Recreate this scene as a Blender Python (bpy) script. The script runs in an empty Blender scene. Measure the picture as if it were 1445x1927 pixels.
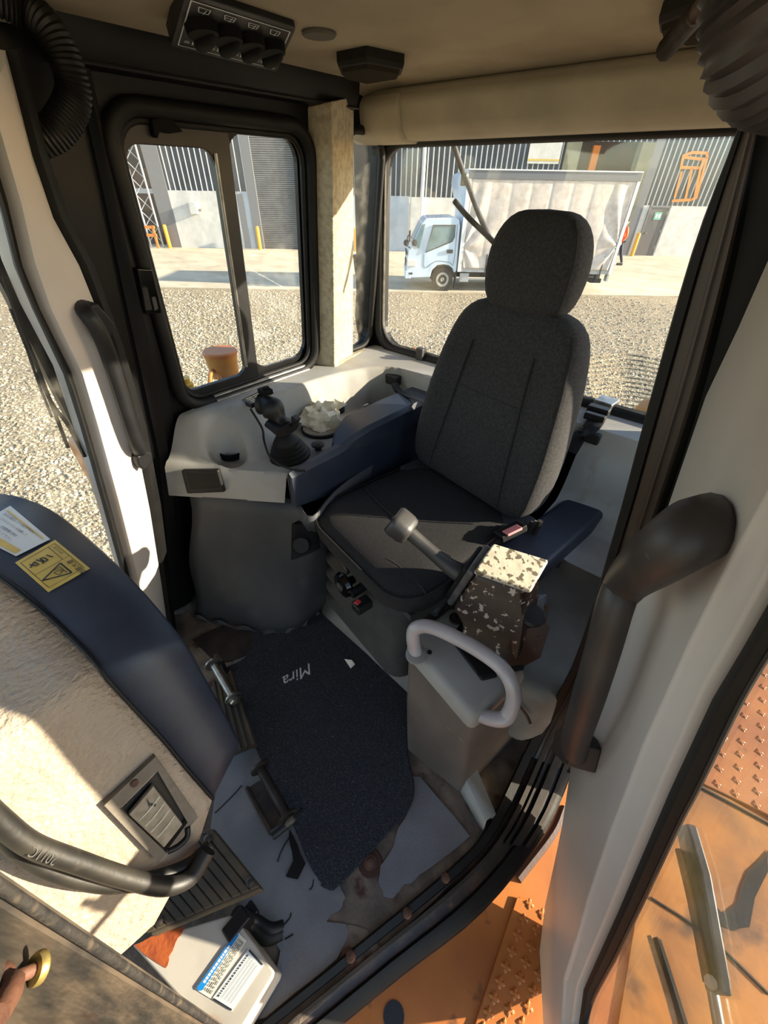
import bpy, bmesh, math, random
from mathutils import Vector, Matrix, noise
random.seed(7)
S = bpy.context.scene
COL = S.collection
V = Vector
# ------------------------------------------------------------------ camera
IW, IH, FPX = 1445.0, 1927.0, 760.0
PITCH, ROLL, AZ = math.radians(39.3), math.radians(1.0), math.radians(130.0)
CAM = V((0, 0, 1.30))
fw = V((math.cos(AZ)*math.cos(PITCH), math.sin(AZ)*math.cos(PITCH), -math.sin(PITCH)))
r0 = V((math.sin(AZ), -math.cos(AZ), 0)); u0 = r0.cross(fw)
rt = r0*math.cos(ROLL)+u0*math.sin(ROLL); up = u0*math.cos(ROLL)-r0*math.sin(ROLL)
cd = bpy.data.cameras.new('camera'); cam = bpy.data.objects.new('camera', cd); COL.objects.link(cam)
cam.matrix_world = Matrix(((rt.x, up.x, -fw.x, CAM.x), (rt.y, up.y, -fw.y, CAM.y), (rt.z, up.z, -fw.z, CAM.z), (0, 0, 0, 1)))
cd.sensor_fit = 'VERTICAL'; cd.sensor_height = 36.0; cd.lens = 36.0*FPX/IH
cd.clip_start = 0.02; cd.clip_end = 500
S.camera = cam
# ------------------------------------------------------------------ world, sun, exposure
SUN_AZ, SUN_EL = math.radians(34.5), math.radians(16.5)
W = bpy.data.worlds.new('sky'); S.world = W; W.use_nodes = True
nt = W.node_tree; nt.nodes.clear()
sk = nt.nodes.new('ShaderNodeTexSky'); sk.sky_type = 'NISHITA'; sk.sun_disc = False
sk.sun_elevation = math.radians(18); sk.sun_rotation = math.pi/2-SUN_AZ; sk.air_density = 1.0; sk.dust_density = 0.6
bg = nt.nodes.new('ShaderNodeBackground'); bg.inputs[1].default_value = 0.27
wo = nt.nodes.new('ShaderNodeOutputWorld')
nt.links.new(sk.outputs[0], bg.inputs[0]); nt.links.new(bg.outputs[0], wo.inputs[0])
sl = bpy.data.lights.new('sun', 'SUN'); sl.energy = 10.5; sl.color = (1.0, 0.88, 0.68); sl.angle = math.radians(0.6)
so = bpy.data.objects.new('sun', sl); COL.objects.link(so)
sd = V((math.cos(SUN_AZ)*math.cos(SUN_EL), math.sin(SUN_AZ)*math.cos(SUN_EL), math.sin(SUN_EL)))
so.rotation_euler = sd.to_track_quat('Z', 'Y').to_euler(); so.location = (20, 15, 10)
S.view_settings.view_transform = 'Standard'; S.view_settings.look = 'None'
S.view_settings.gamma = 1.0; S.view_settings.use_curve_mapping = False
S.view_settings.exposure = 0.80
# ------------------------------------------------------------------ pixel -> place helpers (a ray of the camera met with a real plane)
def ray(x, y): return (fw*FPX+rt*(x-IW/2)-up*(y-IH/2)).normalized()
def onp(x, y, p, n):
    d = ray(x, y); p = V(p); n = V(n); return CAM+d*((p-CAM).dot(n)/d.dot(n))
def onz(x, y, z): return onp(x, y, (0, 0, z), (0, 0, 1))
def onx(x, y, X): return onp(x, y, (X, 0, 0), (1, 0, 0))
def ony(x, y, Y): return onp(x, y, (0, Y, 0), (0, 1, 0))
FH = V((fw.x, fw.y, 0)).normalized(); RH = V((FH.y, -FH.x, 0))
def O(r, d, z): return RH*r+FH*d+V((0, 0, z))       # outdoor frame: right, depth, height
GZ = -1.6
# ------------------------------------------------------------------ materials
def lin(c):
    return tuple(((v/255)/12.92 if v/255 <= .04045 else ((v/255+.055)/1.055)**2.4) for v in c)+(1.0,)
def mat(name, col, rough=.6, metal=0, col2=None, nscale=8, ndet=4, mixlo=.4, mixhi=.65, bump=0, bscale=200, col3=None, wscale=20, wlo=.6, whi=.66, spec=None, bdet=2, bdist=.002, stretch=None, coat=0, clear=None):
    m = bpy.data.materials.new(name); m.use_nodes = True; t = m.node_tree
    b = t.nodes['Principled BSDF']; b.inputs['Roughness'].default_value = rough; b.inputs['Metallic'].default_value = metal
    b.inputs['Base Color'].default_value = lin(col)
    if spec is not None: b.inputs['Specular IOR Level'].default_value = spec
    if coat: b.inputs['Coat Weight'].default_value = coat
    tc = t.nodes.new('ShaderNodeTexCoord'); vec = tc.outputs['Object']
    if stretch:
        mp = t.nodes.new('ShaderNodeMapping'); mp.inputs['Scale'].default_value = stretch
        t.links.new(vec, mp.inputs[0]); vec = mp.outputs[0]
    def nz(sc, det):
        n = t.nodes.new('ShaderNodeTexNoise'); n.inputs['Scale'].default_value = sc; n.inputs['Detail'].default_value = det
        t.links.new(vec, n.inputs['Vector']); return n.outputs[0]
    def rmp(src, lo, hi):
        r = t.nodes.new('ShaderNodeMapRange'); r.inputs[1].default_value = lo; r.inputs[2].default_value = hi; r.clamp = True
        t.links.new(src, r.inputs[0]); return r.outputs[0]
    def mix(f, a, bb):
        x = t.nodes.new('ShaderNodeMix'); x.data_type = 'RGBA'
        t.links.new(f, x.inputs[0])
        for s, v in ((6, a), (7, bb)):
            if isinstance(v, tuple): x.inputs[s].default_value = v
            else: t.links.new(v, x.inputs[s])
        return x.outputs[2]
    cur = lin(col)
    if col2: cur = mix(rmp(nz(nscale, ndet), mixlo, mixhi), cur, lin(col2))
    if col3: cur = mix(rmp(nz(wscale, 6), wlo, whi), cur, lin(col3))
    if not isinstance(cur, tuple): t.links.new(cur, b.inputs['Base Color'])
    if bump:
        bp = t.nodes.new('ShaderNodeBump'); bp.inputs['Strength'].default_value = bump; bp.inputs['Distance'].default_value = bdist
        t.links.new(nz(bscale, bdet), bp.inputs['Height']); t.links.new(bp.outputs[0], b.inputs['Normal'])
    return m
def glassmat(name, tint=(1, 1, 1), dirt=.06, refl=.06, dscale=25, dcol=(215, 210, 195)):
    m = bpy.data.materials.new(name); m.use_nodes = True; t = m.node_tree; t.nodes.clear()
    out = t.nodes.new('ShaderNodeOutputMaterial'); tr = t.nodes.new('ShaderNodeBsdfTransparent'); tr.inputs[0].default_value = (*tint, 1)
    gl = t.nodes.new('ShaderNodeBsdfGlossy'); gl.inputs['Roughness'].default_value = .03
    lw = t.nodes.new('ShaderNodeLayerWeight'); lw.inputs[0].default_value = .15
    mr = t.nodes.new('ShaderNodeMapRange'); mr.inputs[3].default_value = refl*.6; mr.inputs[4].default_value = .5
    t.links.new(lw.outputs['Fresnel'], mr.inputs[0])
    m1 = t.nodes.new('ShaderNodeMixShader'); t.links.new(mr.outputs[0], m1.inputs[0]); t.links.new(tr.outputs[0], m1.inputs[1]); t.links.new(gl.outputs[0], m1.inputs[2])
    df = t.nodes.new('ShaderNodeBsdfDiffuse'); df.inputs[0].default_value = lin(dcol)
    tc = t.nodes.new('ShaderNodeTexCoord'); n = t.nodes.new('ShaderNodeTexNoise'); n.inputs['Scale'].default_value = dscale; n.inputs['Detail'].default_value = 8
    t.links.new(tc.outputs['Object'], n.inputs['Vector'])
    r = t.nodes.new('ShaderNodeMapRange'); r.inputs[1].default_value = .45; r.inputs[2].default_value = .8; r.inputs[3].default_value = dirt*.3; r.inputs[4].default_value = dirt*2.5
    t.links.new(n.outputs[0], r.inputs[0])
    m2 = t.nodes.new('ShaderNodeMixShader'); t.links.new(r.outputs[0], m2.inputs[0]); t.links.new(m1.outputs[0], m2.inputs[1]); t.links.new(df.outputs[0], m2.inputs[2])
    t.links.new(m2.outputs[0], out.inputs[0]); return m
M = dict(
 beige=mat('beige_plastic', (166, 157, 136), .75, col2=(150, 141, 121), nscale=5, bump=.5, bscale=420, bdist=.001),
 headliner=mat('headliner', (160, 149, 126), .95, col2=(142, 131, 109), nscale=4, bump=.6, bscale=520, bdist=.0015),
 fleece=mat('fleece_pillar', (190, 178, 150), .95, col2=(165, 153, 128), nscale=60, bump=1, bscale=300, bdist=.003),
 deck=mat('console_plastic', (152, 151, 146), .7, col2=(138, 135, 128), nscale=7, bump=.35, bscale=500, bdist=.0008, col3=(122, 112, 96), wscale=9, wlo=.62, whi=.78),
 leather=mat('grained_panel', (166, 152, 133), .7, col2=(150, 136, 118), nscale=6, bump=1, bscale=120, bdist=.006, bdet=3, stretch=(1, .7, 1.2)),
 doortrim=mat('door_trim', (192, 184, 177), .42, col2=(182, 174, 166), nscale=3, bump=.15, bscale=300, bdist=.0006),
 black=mat('black_paint', (12, 12, 13), .45, col2=(17, 17, 18), nscale=10, spec=.25),
 rubber=mat('black_rubber', (11, 11, 11), .6, col2=(20, 19, 17), nscale=14, bump=.2, bscale=90, spec=.3),
 dustrubber=mat('dusty_rubber', (34, 29, 25), .85, col2=(58, 47, 38), nscale=18, mixlo=.35, mixhi=.75, bump=.3, bscale=70, stretch=(1, 1, .25)),
 postmetal=mat('door_post_metal', (54, 45, 39), .45, col2=(72, 60, 52), nscale=9, bump=.1, bscale=120, stretch=(1, 1, .2)),
 plastic=mat('black_plastic', (20, 20, 21), .5, col2=(27, 27, 28), nscale=20, bump=.15, bscale=500, bdist=.0006, spec=.35),
 handle=mat('handle_plastic', (44, 40, 38), .5, col2=(54, 48, 45), nscale=12, bump=.2, bscale=400, bdist=.0006), conduitm=mat('conduit_plastic', (15, 15, 15), .5), ventgrey=mat('vent_plastic', (112, 104, 92), .7, col2=(96, 89, 78), nscale=30, bump=.2, bscale=200), ventflap=mat('vent_flap', (150, 140, 122), .7, col2=(128, 119, 102), nscale=60), deckshade=mat('side_deck_plastic_shaded', (128, 127, 121), .7, col2=(110, 108, 102), nscale=7, bump=.3, bscale=400, bdist=.0008),  # side deck: console plastic darkened, its shade put into the colour
 gloss=mat('gloss_black', (10, 10, 11), .15),
 fabric=mat('seat_fabric', (36, 35, 35), .95, col2=(52, 50, 49), nscale=160, bump=.8, bscale=700, bdist=.0012, col3=(54, 50, 45), wscale=6, wlo=.62, whi=.9),
 seatpan=mat('seat_cushion_fabric', (24, 23, 25), .95, col2=(33, 32, 32), nscale=150, bump=.8, bscale=700, bdist=.0012, col3=(50, 46, 41), wscale=5, wlo=.62, whi=.9),
 vinyl=mat('navy_vinyl', (33, 40, 54), .48, col2=(42, 48, 60), nscale=12, bump=.25, bscale=420, bdist=.0007, col3=(62, 62, 64), wscale=5, wlo=.68, whi=.9),
 skirt=mat('vinyl_skirt', (50, 53, 58), .58, col2=(64, 65, 67), nscale=5, bump=.25, bscale=250, col3=(86, 81, 73), wscale=7, wlo=.6, whi=.85),
 boxvinyl=mat('box_vinyl', (104, 94, 86), .65, col2=(84, 76, 70), nscale=6, bump=.3, bscale=300, col3=(140, 128, 112), wscale=8, wlo=.66, whi=.8),
 carpet=mat('carpet', (37, 39, 45), 1, col2=(64, 65, 71), nscale=230, mixlo=.45, mixhi=.66, bump=1, bscale=300, bdist=.006, col3=(120, 118, 116), wscale=170, wlo=.68, whi=.72),
 floorvinyl=mat('floor_vinyl', (122, 122, 124), .6, col2=(104, 103, 104), nscale=6, bump=.7, bscale=190, bdist=.0015, col3=(140, 134, 126), wscale=5, wlo=.6, whi=.8),
 floormetal=mat('floor_metal', (92, 82, 72), .75, col2=(126, 112, 96), nscale=14, bump=.7, bscale=60, bdist=.004, col3=(70, 44, 28), wscale=16, wlo=.58, whi=.68),
 sillmetal=mat('sill_metal', (40, 34, 30), .5, col2=(72, 54, 42), nscale=18, bump=.4, bscale=70, bdist=.003, col3=(110, 76, 52), wscale=24, wlo=.66, whi=.74),
 pillarmetal=mat('worn_pillar', (38, 35, 31), .6, col2=(74, 64, 52), nscale=30, mixlo=.42, mixhi=.62, bump=.7, bscale=90, bdist=.004, col3=(44, 22, 14), wscale=16, wlo=.6, whi=.68, stretch=(1, 1, .3)),
 flake=mat('flaking_strip', (34, 31, 27), .8, col2=(70, 60, 48), nscale=70, mixlo=.55, mixhi=.7, bump=.8, bscale=120, bdist=.003, col3=(20, 18, 16), wscale=50, wlo=.5, whi=.58),
 worn=mat('worn_brown_housing', (62, 50, 44), .42, metal=.15, col2=(46, 36, 31), nscale=12, bump=.25, bscale=150, col3=(176, 162, 150), wscale=62, wlo=.60, whi=.62),
 chipped=mat('chipped_paint', (196, 188, 166), .6, col2=(176, 168, 148), nscale=40, bump=.3, bscale=90, col3=(92, 82, 62), wscale=75, wlo=.54, whi=.57),
 greymetal=mat('grey_cast', (92, 92, 92), .45, .3, col2=(70, 68, 66), nscale=30, bump=.2, bscale=100),
 rustbrown=mat('brown_block', (70, 46, 33), .6, col2=(64, 40, 28), nscale=20, bump=.3, bscale=90),
 rail=mat('painted_rail', (176, 170, 170), .32, col2=(160, 152, 152), nscale=12, coat=.3, col3=(70, 52, 44), wscale=26, wlo=.73, whi=.75),
 leverm=mat('lever_grey', (58, 57, 56), .45, col2=(48, 47, 47), nscale=20, bump=.15, bscale=200),
 steel=mat('zinc_steel', (150, 148, 142), .35, .8, col2=(110, 106, 100), nscale=30),
 darksteel=mat('dark_steel', (70, 64, 60), .45, .6, col2=(52, 46, 42), nscale=25, bump=.2, bscale=80),
 chrome=mat('window_track', (150, 148, 142), .3, .7, col2=(120, 118, 112), nscale=30),
 alu=mat('dark_aluminium', (22, 22, 23), .45, .1, col2=(30, 30, 30), nscale=25),
 pedal=mat('pedal_rubber', (52, 47, 39), .7, col2=(78, 66, 48), nscale=14, bump=.3, bscale=80, col3=(120, 94, 60), wscale=10, wlo=.64, whi=.85),
 boxsteel=mat('white_steel_box', (190, 184, 172), .5, col2=(168, 162, 150), nscale=8, col3=(170, 88, 40), wscale=7, wlo=.66, whi=.8),
 rustpaint=mat('rust_orange', (168, 84, 34), .7, col2=(136, 60, 28), nscale=40, bump=.4, bscale=120),
 orange=mat('orange_paint', (182, 110, 48), .5, col2=(162, 94, 42), nscale=5, bump=.1, bscale=60, col3=(96, 58, 34), wscale=14, wlo=.64, whi=.74),
 wornorange=mat('worn_orange_deck', (186, 118, 42), .5, col2=(142, 92, 44), nscale=5, bump=.2, bscale=60, col3=(62, 40, 24), wscale=6, wlo=.58, whi=.68),
 hose=mat('rubber_hose', (28, 27, 25), .5, col2=(46, 43, 37), nscale=14, bump=.3, bscale=70, col3=(92, 84, 68), wscale=12, wlo=.62, whi=.8),
 white=mat('white_print', (226, 226, 222), .6), ink=mat('ink', (30, 32, 38), .6), red=mat('red_button', (206, 66, 66), .4), pink=mat('faded_red_button', (224, 140, 140), .4),
 stick_y=mat('yellow_sticker', (206, 180, 92), .5, col2=(190, 164, 84), nscale=20), stick_w=mat('white_sticker', (200, 206, 206), .45), stick_c=mat('cream_sticker', (226, 220, 200), .5),
 blue=mat('blue_print', (20, 130, 205), .5), greensign=mat('green_sign', (120, 186, 160), .5),
 cream=mat('plastic_bag', (226, 216, 190), .35, col2=(204, 190, 158), nscale=30, bump=.5, bscale=60),
 brass=mat('brass_pin', (176, 156, 92), .3, .7, col2=(140, 104, 60), nscale=40), rust=mat('rust', (96, 62, 44), .7, col2=(70, 44, 32), nscale=40, bump=.4, bscale=150),
 lamp=mat('lamp_plastic', (27, 26, 24), .7, spec=.2, col2=(34, 32, 29), nscale=30), lens=mat('lamp_lens', (44, 40, 33), .9, spec=.05), knobm=mat('knob_plastic', (9, 9, 9), .75, spec=.15), bellow=mat('bellows_rubber', (46, 45, 43), .7, col2=(58, 55, 50), nscale=14),
 greyprint=mat('grey_thread', (205, 205, 205), .9), greycap=mat('grey_cap', (84, 80, 70), .9, bump=.4, bscale=400), tan=mat('tan_handle', (196, 146, 76), .5),
 gravel=mat('gravel', (164, 148, 118), .95, col2=(104, 93, 74), nscale=26, ndet=8, mixlo=.42, mixhi=.6, bump=1, bscale=32, bdist=.03, bdet=8, col3=(188, 175, 145), wscale=18, wlo=.56, whi=.64),
 stone=mat('stones', (168, 154, 126), .9, col2=(112, 102, 84), nscale=14, col3=(196, 185, 160), wscale=9, wlo=.55, whi=.62),
 concrete=mat('apron_concrete', (194, 182, 156), .9, col2=(176, 164, 138), nscale=.8, ndet=8, bump=.2, bscale=12, col3=(168, 152, 122), wscale=1.6, wlo=.6, whi=.75, stretch=(1, 1.6, 1)),
 panel=mat('precast_panel', (206, 205, 198), .85, col2=(192, 191, 184), nscale=3, ndet=8), panelblue=mat('painted_panel', (176, 186, 194), .8, col2=(166, 176, 184), nscale=2),
 clad=mat('charcoal_cladding', (74, 78, 82), .4, .2, col2=(64, 67, 72), nscale=2), sunlit_rib=mat('sunlit_cladding_rib', (186, 190, 190), .4, .2),  # ribs: charcoal metal coloured pale, sunlight on the ridges painted in
 trimgrey=mat('grey_column', (112, 114, 116), .6), olive=mat('olive_pillar', (120, 120, 100), .8, col2=(104, 105, 88), nscale=2),
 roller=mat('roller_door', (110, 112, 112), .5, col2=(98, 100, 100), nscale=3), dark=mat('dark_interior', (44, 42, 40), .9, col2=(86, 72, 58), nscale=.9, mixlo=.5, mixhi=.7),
 bollard=mat('bollard_yellow', (238, 168, 24), .5), doorgrey=mat('door_grey', (98, 96, 94), .6), barrier=mat('barrier_orange', (204, 124, 48), .6),
 galv=mat('galvanised', (176, 178, 178), .45, .3), tcab=mat('truck_cab_paint', (196, 214, 226), .3, col2=(188, 206, 220), nscale=3, coat=.3),
 curtain=mat('truck_curtain', (214, 203, 190), .75, col2=(196, 184, 170), nscale=6, col3=(178, 164, 148), wscale=4, wlo=.6, whi=.8), tyre=mat('tyre', (54, 52, 50), .9, bump=.3, bscale=60), rim=mat('wheel_rim', (160, 158, 152), .45, .3),
 tdark=mat('truck_chassis', (56, 56, 58), .7), headlamp=mat('headlamp', (206, 206, 200), .15),
 hivis=mat('hivis_vest', (244, 96, 36), .7), navy=mat('navy_trousers', (36, 40, 58), .8), skin=mat('skin', (196, 150, 124), .6), hair=mat('hair', (40, 32, 28), .8),
 capyellow=mat('yellow_cap', (236, 186, 40), .45, col2=(216, 160, 36), nscale=20), canister=mat('orange_canister', (176, 122, 48), .5, col2=(158, 104, 44), nscale=6),
 glass=glassmat('side_glass', dirt=.03), rearglass=glassmat('rear_glass', dirt=.035, dscale=18), doorglass=glassmat('door_glass', dirt=.03), dirtyglass=glassmat('dirty_door_glass', dirt=.025, dscale=9, dcol=(190, 170, 110), refl=.04),
 winglass=mat('truck_window', (120, 146, 150), .08, col2=(88, 116, 116), nscale=2),
)
# ------------------------------------------------------------------ object helpers
def finish(o, m, parent, smooth, bevel, seg, sub, solid, label=None):
    if m is not None: o.data.materials.append(M[m] if isinstance(m, str) else m)
    if smooth is not None:
        for p in o.data.polygons: p.use_smooth = True
        if smooth is not True and smooth > 0 and not bevel and not sub: o.data.set_sharp_from_angle(angle=math.radians(smooth))
    if solid:
        s = o.modifiers.new('solid', 'SOLIDIFY'); s.thickness = solid; s.offset = -1
    if bevel:
        b = o.modifiers.new('bevel', 'BEVEL'); b.width = bevel; b.segments = seg; b.limit_method = 'ANGLE'; b.angle_limit = math.radians(32); b.harden_normals = True
    if sub:
        s = o.modifiers.new('sub', 'SUBSURF'); s.levels = sub; s.render_levels = sub
    COL.objects.link(o)
    if parent is not None: par(o, parent)
    if label: o['label'] = label
    return o
def par(o, p):
    o.parent = p
    if p.type == 'EMPTY': o.matrix_parent_inverse = p.matrix_basis.inverted()
def mesh(name, vs, fs, m, parent=None, smooth=40, bevel=0, seg=2, sub=0, solid=0, label=None, recalc=True):
    me = bpy.data.meshes.new(name); me.from_pydata([tuple(v) for v in vs], [], fs)
    if recalc:
        bm = bmesh.new(); bm.from_mesh(me); bmesh.ops.recalc_face_normals(bm, faces=bm.faces); bm.to_mesh(me); bm.free()
    me.update(); return finish(bpy.data.objects.new(name, me), m, parent, smooth, bevel, seg, sub, solid, label)
def thing(name, label, cat, loc=(0, 0, 0), group=None, kind=None):
    o = bpy.data.objects.new(name, None); o.empty_display_size = .05; o.location = V(loc); COL.objects.link(o)
    return tag(o, label, cat, group, kind)
def tag(o, label, cat, group=None, kind=None):
    o['label'] = label; o['category'] = cat
    if group: o['group'] = group
    if kind: o['kind'] = kind
    return o
def prism(name, poly, vec, m, parent=None, **k):
    n = len(poly); vec = V(vec); vs = [V(p) for p in poly]+[V(p)+vec for p in poly]
    fs = [list(range(n)), list(range(2*n-1, n-1, -1))]+[[i, (i+1) % n, n+(i+1) % n, n+i] for i in range(n)]
    return mesh(name, vs, fs, m, parent, **k)
def box(name, c, s, m, parent=None, ax=None, **k):
    ex, ey, ez = ax if ax else (V((1, 0, 0)), V((0, 1, 0)), V((0, 0, 1)))
    c = V(c); a, b, h = s[0]/2, s[1]/2, s[2]/2
    poly = [c-ex*a-ey*b-ez*h, c+ex*a-ey*b-ez*h, c+ex*a+ey*b-ez*h, c-ex*a+ey*b-ez*h]
    return prism(name, poly, ez*(2*h), m, parent, **k)
def spline(pts, n=6, closed=False):
    pts = [V(p) for p in pts]; out = []; N = len(pts)
    if N < 3 and not closed: return pts
    rng = range(N if closed else N-1)
    for i in rng:
        p1, p2 = pts[i], pts[(i+1) % N]
        p0 = pts[(i-1) % N] if (closed or i > 0) else p1*2-p2
        p3 = pts[(i+2) % N] if (closed or i+2 < N) else p2*2-p1
        for k in range(n):
            t = k/n
            out.append(.5*((2*p1)+(p2-p0)*t+(2*p0-5*p1+4*p2-p3)*t*t+(3*p1-p0-3*p2+p3)*t**3))
    if not closed: out.append(pts[-1])
    return out
def loft(name, rings, m, parent=None, cap=True, closed=True, **k):
    n = len(rings[0]); vs = [v for r in rings for v in r]; fs = []
    for i in range(len(rings)-1):
        for j in range(n if closed else n-1):
            a, b = i*n+j, i*n+(j+1) % n; fs.append([a, b, b+n, a+n])
    if cap and closed: fs += [list(range(n-1, -1, -1)), list(range((len(rings)-1)*n, len(rings)*n))]
    return mesh(name, vs, fs, m, parent, **k)
def tube(name, pts, r, m, parent=None, seg=10, n=6, closed=False, flat=1.0, upv=None, smoothpts=True, **k):
    P = spline(pts, n, closed) if smoothpts else [V(p) for p in pts]
    N = len(P); rings = []; nrm = None
    for i in range(N):
        t = (P[(i+1) % N]-P[i-1]) if closed else (P[min(i+1, N-1)]-P[max(i-1, 0)])
        t.normalize()
        if upv is not None: nrm = (V(upv)-t*t.dot(V(upv))).normalized()
        elif nrm is None: nrm = t.orthogonal().normalized()
        else: nrm = (nrm-t*t.dot(nrm)).normalized()
        bn = t.cross(nrm)
        rr = r(i/(N-1)) if callable(r) else (r[0]+(r[-1]-r[0])*i/(N-1) if isinstance(r, (list, tuple)) else r)
        rings.append([P[i]+(nrm*math.cos(a)*flat+bn*math.sin(a))*rr for a in [2*math.pi*j/seg for j in range(seg)]])
    if closed: rings.append(rings[0]); k['cap'] = False
    k.setdefault('smooth', 50)
    return loft(name, rings, m, parent, **k)
def frame(ax):
    z = V(ax).normalized(); x = z.orthogonal().normalized(); return x, z.cross(x), z
def lathe(name, prof, c, ax, m, parent=None, seg=24, **k):
    x, y, z = frame(ax); c = V(c)
    rings = [[c+z*h+(x*math.cos(2*math.pi*j/seg)+y*math.sin(2*math.pi*j/seg))*max(r, 1e-4) for j in range(seg)] for r, h in prof]
    k.setdefault('smooth', 40)
    return loft(name, rings, m, parent, **k)
def rr2(u0, u1, v0, v1, r, k=6):
    out = []
    for cx, cy, a0 in ((u1-r, v1-r, 0), (u0+r, v1-r, 90), (u0+r, v0+r, 180), (u1-r, v0+r, 270)):
        for i in range(k+1):
            a = math.radians(a0+90*i/k); out.append((cx+r*math.cos(a), cy+r*math.sin(a)))
    return out
def ringsolid(name, outer, inner, vec, m, parent=None, **k):
    n = len(outer); vec = V(vec); vs = [V(p) for p in outer]+[V(p) for p in inner]+[V(p)+vec for p in outer]+[V(p)+vec for p in inner]; fs = []
    for i in range(n):
        j = (i+1) % n
        fs += [[i, j, n+j, n+i], [2*n+i, 3*n+i, 3*n+j, 2*n+j], [i, 2*n+i, 2*n+j, j], [n+i, n+j, 3*n+j, 3*n+i]]
    return mesh(name, vs, fs, m, parent, **k)
def ribbons(name, o, ex, ey, lines, w, m, parent=None, **k):
    o, ex, ey = V(o), V(ex), V(ey); ux, uy = ex.normalized(), ey.normalized(); vs = []; fs = []
    for ln in lines:
        q = [o+ex*a+ey*b for a, b in ln]
        for a, b in zip(q[:-1], q[1:]):
            t = (b-a)
            if t.length < 1e-7: continue
            t.normalize(); nn = ux.cross(uy).normalized(); s = nn.cross(t)*w/2; e = t*w*.3
            i = len(vs); vs += [a-s-e, b-s+e, b+s+e, a+s-e]; fs.append([i, i+1, i+2, i+3])
    return mesh(name, vs, fs, m, parent, smooth=None, recalc=False, **k)
def text(name, body, size, o, ex, ey, m, parent=None, shear=0, extrude=0, align='LEFT', label=None):
    cu = bpy.data.curves.new(name, 'FONT'); cu.body = body; cu.size = size; cu.shear = shear; cu.align_x = align; cu.extrude = extrude; cu.resolution_u = 2
    t = bpy.data.objects.new(name, cu); COL.objects.link(t); dg = bpy.context.evaluated_depsgraph_get()
    me = bpy.data.meshes.new_from_object(t.evaluated_get(dg)); bpy.data.objects.remove(t)
    ex, ey = V(ex).normalized(), V(ey); ey = (ey-ex*ex.dot(ey)).normalized(); ez = ex.cross(ey)
    me.transform(Matrix(((ex.x, ey.x, ez.x, o[0]), (ex.y, ey.y, ez.y, o[1]), (ex.z, ey.z, ez.z, o[2]), (0, 0, 0, 1))))
    me.name = name
    return finish(bpy.data.objects.new(name, me), m, parent, None, 0, 0, 0, 0, label)
def quad(name, a, b, c, d, m, parent=None, t=.0012, **k):
    nn = (V(b)-V(a)).cross(V(d)-V(a)).normalized()
    if nn.dot(CAM-V(a)) < 0: nn = -nn
    return prism(name, [a, b, c, d], nn*t, m, parent, smooth=None, **k)
def heightfield(name, nx, ny, fn, m, parent=None, thick=0, keep=None, **k):
    vs = []; fs = []
    for i in range(nx+1):
        for j in range(ny+1): vs.append(fn(i/nx, j/ny))
    for i in range(nx):
        for j in range(ny):
            a = i*(ny+1)+j; f = [a, a+ny+1, a+ny+2, a+1]
            if keep is None or keep(sum((vs[q] for q in f), V())/4): fs.append(f)
    return mesh(name, vs, fs, m, parent, solid=thick, **k)
def sstep(a, b, x):
    t = max(0, min(1, (x-a)/(b-a))); return t*t*(3-2*t)
# ================================================================== OUTDOOR SETTING
def st(o, label, cat='setting'): return tag(o, label, cat, None, 'structure')
st(heightfield('ground', 40, 40, lambda u, v: V((-70+140*u, -70+140*v, GZ)), 'gravel', smooth=None), 'loose grey beige gravel yard around the machine', 'ground')
ap = [O(-40, 15.3, GZ), O(40, 15.3, GZ), O(40, 27, GZ), O(-40, 27, GZ)]
st(prism('concrete_apron', ap, (0, 0, .03), 'concrete', smooth=None), 'pale concrete apron in front of the warehouse', 'pavement')
# loose stones on the yard, uncountable
def stones():
    vs = []; fs = []; rnd = random.Random(3)
    def add(p, s):
        i = len(vs); zr = rnd.uniform(.35, .7); a0 = rnd.random()*6.28
        for k in range(5):
            a = a0+k*1.2566; q = s*rnd.uniform(.75, 1.2); vs.append(p+V((math.cos(a)*q, math.sin(a)*q, -.002)))
        for k in range(3):
            a = a0+.5+k*2.094; q = s*rnd.uniform(.35, .7); vs.append(p+V((math.cos(a)*q, math.sin(a)*q, s*zr)))
        fs.append([i+5, i+6, i+7])
        fs.extend([[i, i+1, i+5], [i+1, i+2, i+6], [i+2, i+3, i+6], [i+3, i+4, i+7], [i+4, i, i+7], [i+1, i+6, i+5], [i+3, i+7, i+6], [i, i+5, i+7]])
    n = 0
    while n < 26000:
        px, py = rnd.choice(((rnd.uniform(-260, 260), rnd.uniform(470, 1130)), (rnd.uniform(240, 600), rnd.uniform(540, 760)), (rnd.uniform(660, 1330), rnd.uniform(550, 800))))
        p = onz(px, py, GZ)
        d = (p-CAM).length
        if p.dot(FH) > 15.1 or d > 17: continue
        add(p, rnd.uniform(.008, .024)*(1+d*.05)); n += 1
    return vs, fs
vs, fs = stones()
o = mesh('gravel_stones', vs, fs, 'stone', smooth=None); tag(o, 'loose pale gravel stones scattered over the yard', 'gravel', None, 'stuff')
# tyre ruts seen through the rear window at right
c0 = onz(1160, 725, GZ); pts = []
rt_ = thing('tyre_rut', 'ribbed tyre track pressed in the gravel behind the rear window', 'track', c0)
for k in range(12):
    a = onz(1095+k*2, 676+k*8, GZ); b = onz(1180, 668+k*8.5, GZ); c = onz(1300, 690+k*8.5, GZ)
    tube('rut_ridge', [a, b, c], .035, 'gravel', rt_, seg=6, n=4)
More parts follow.
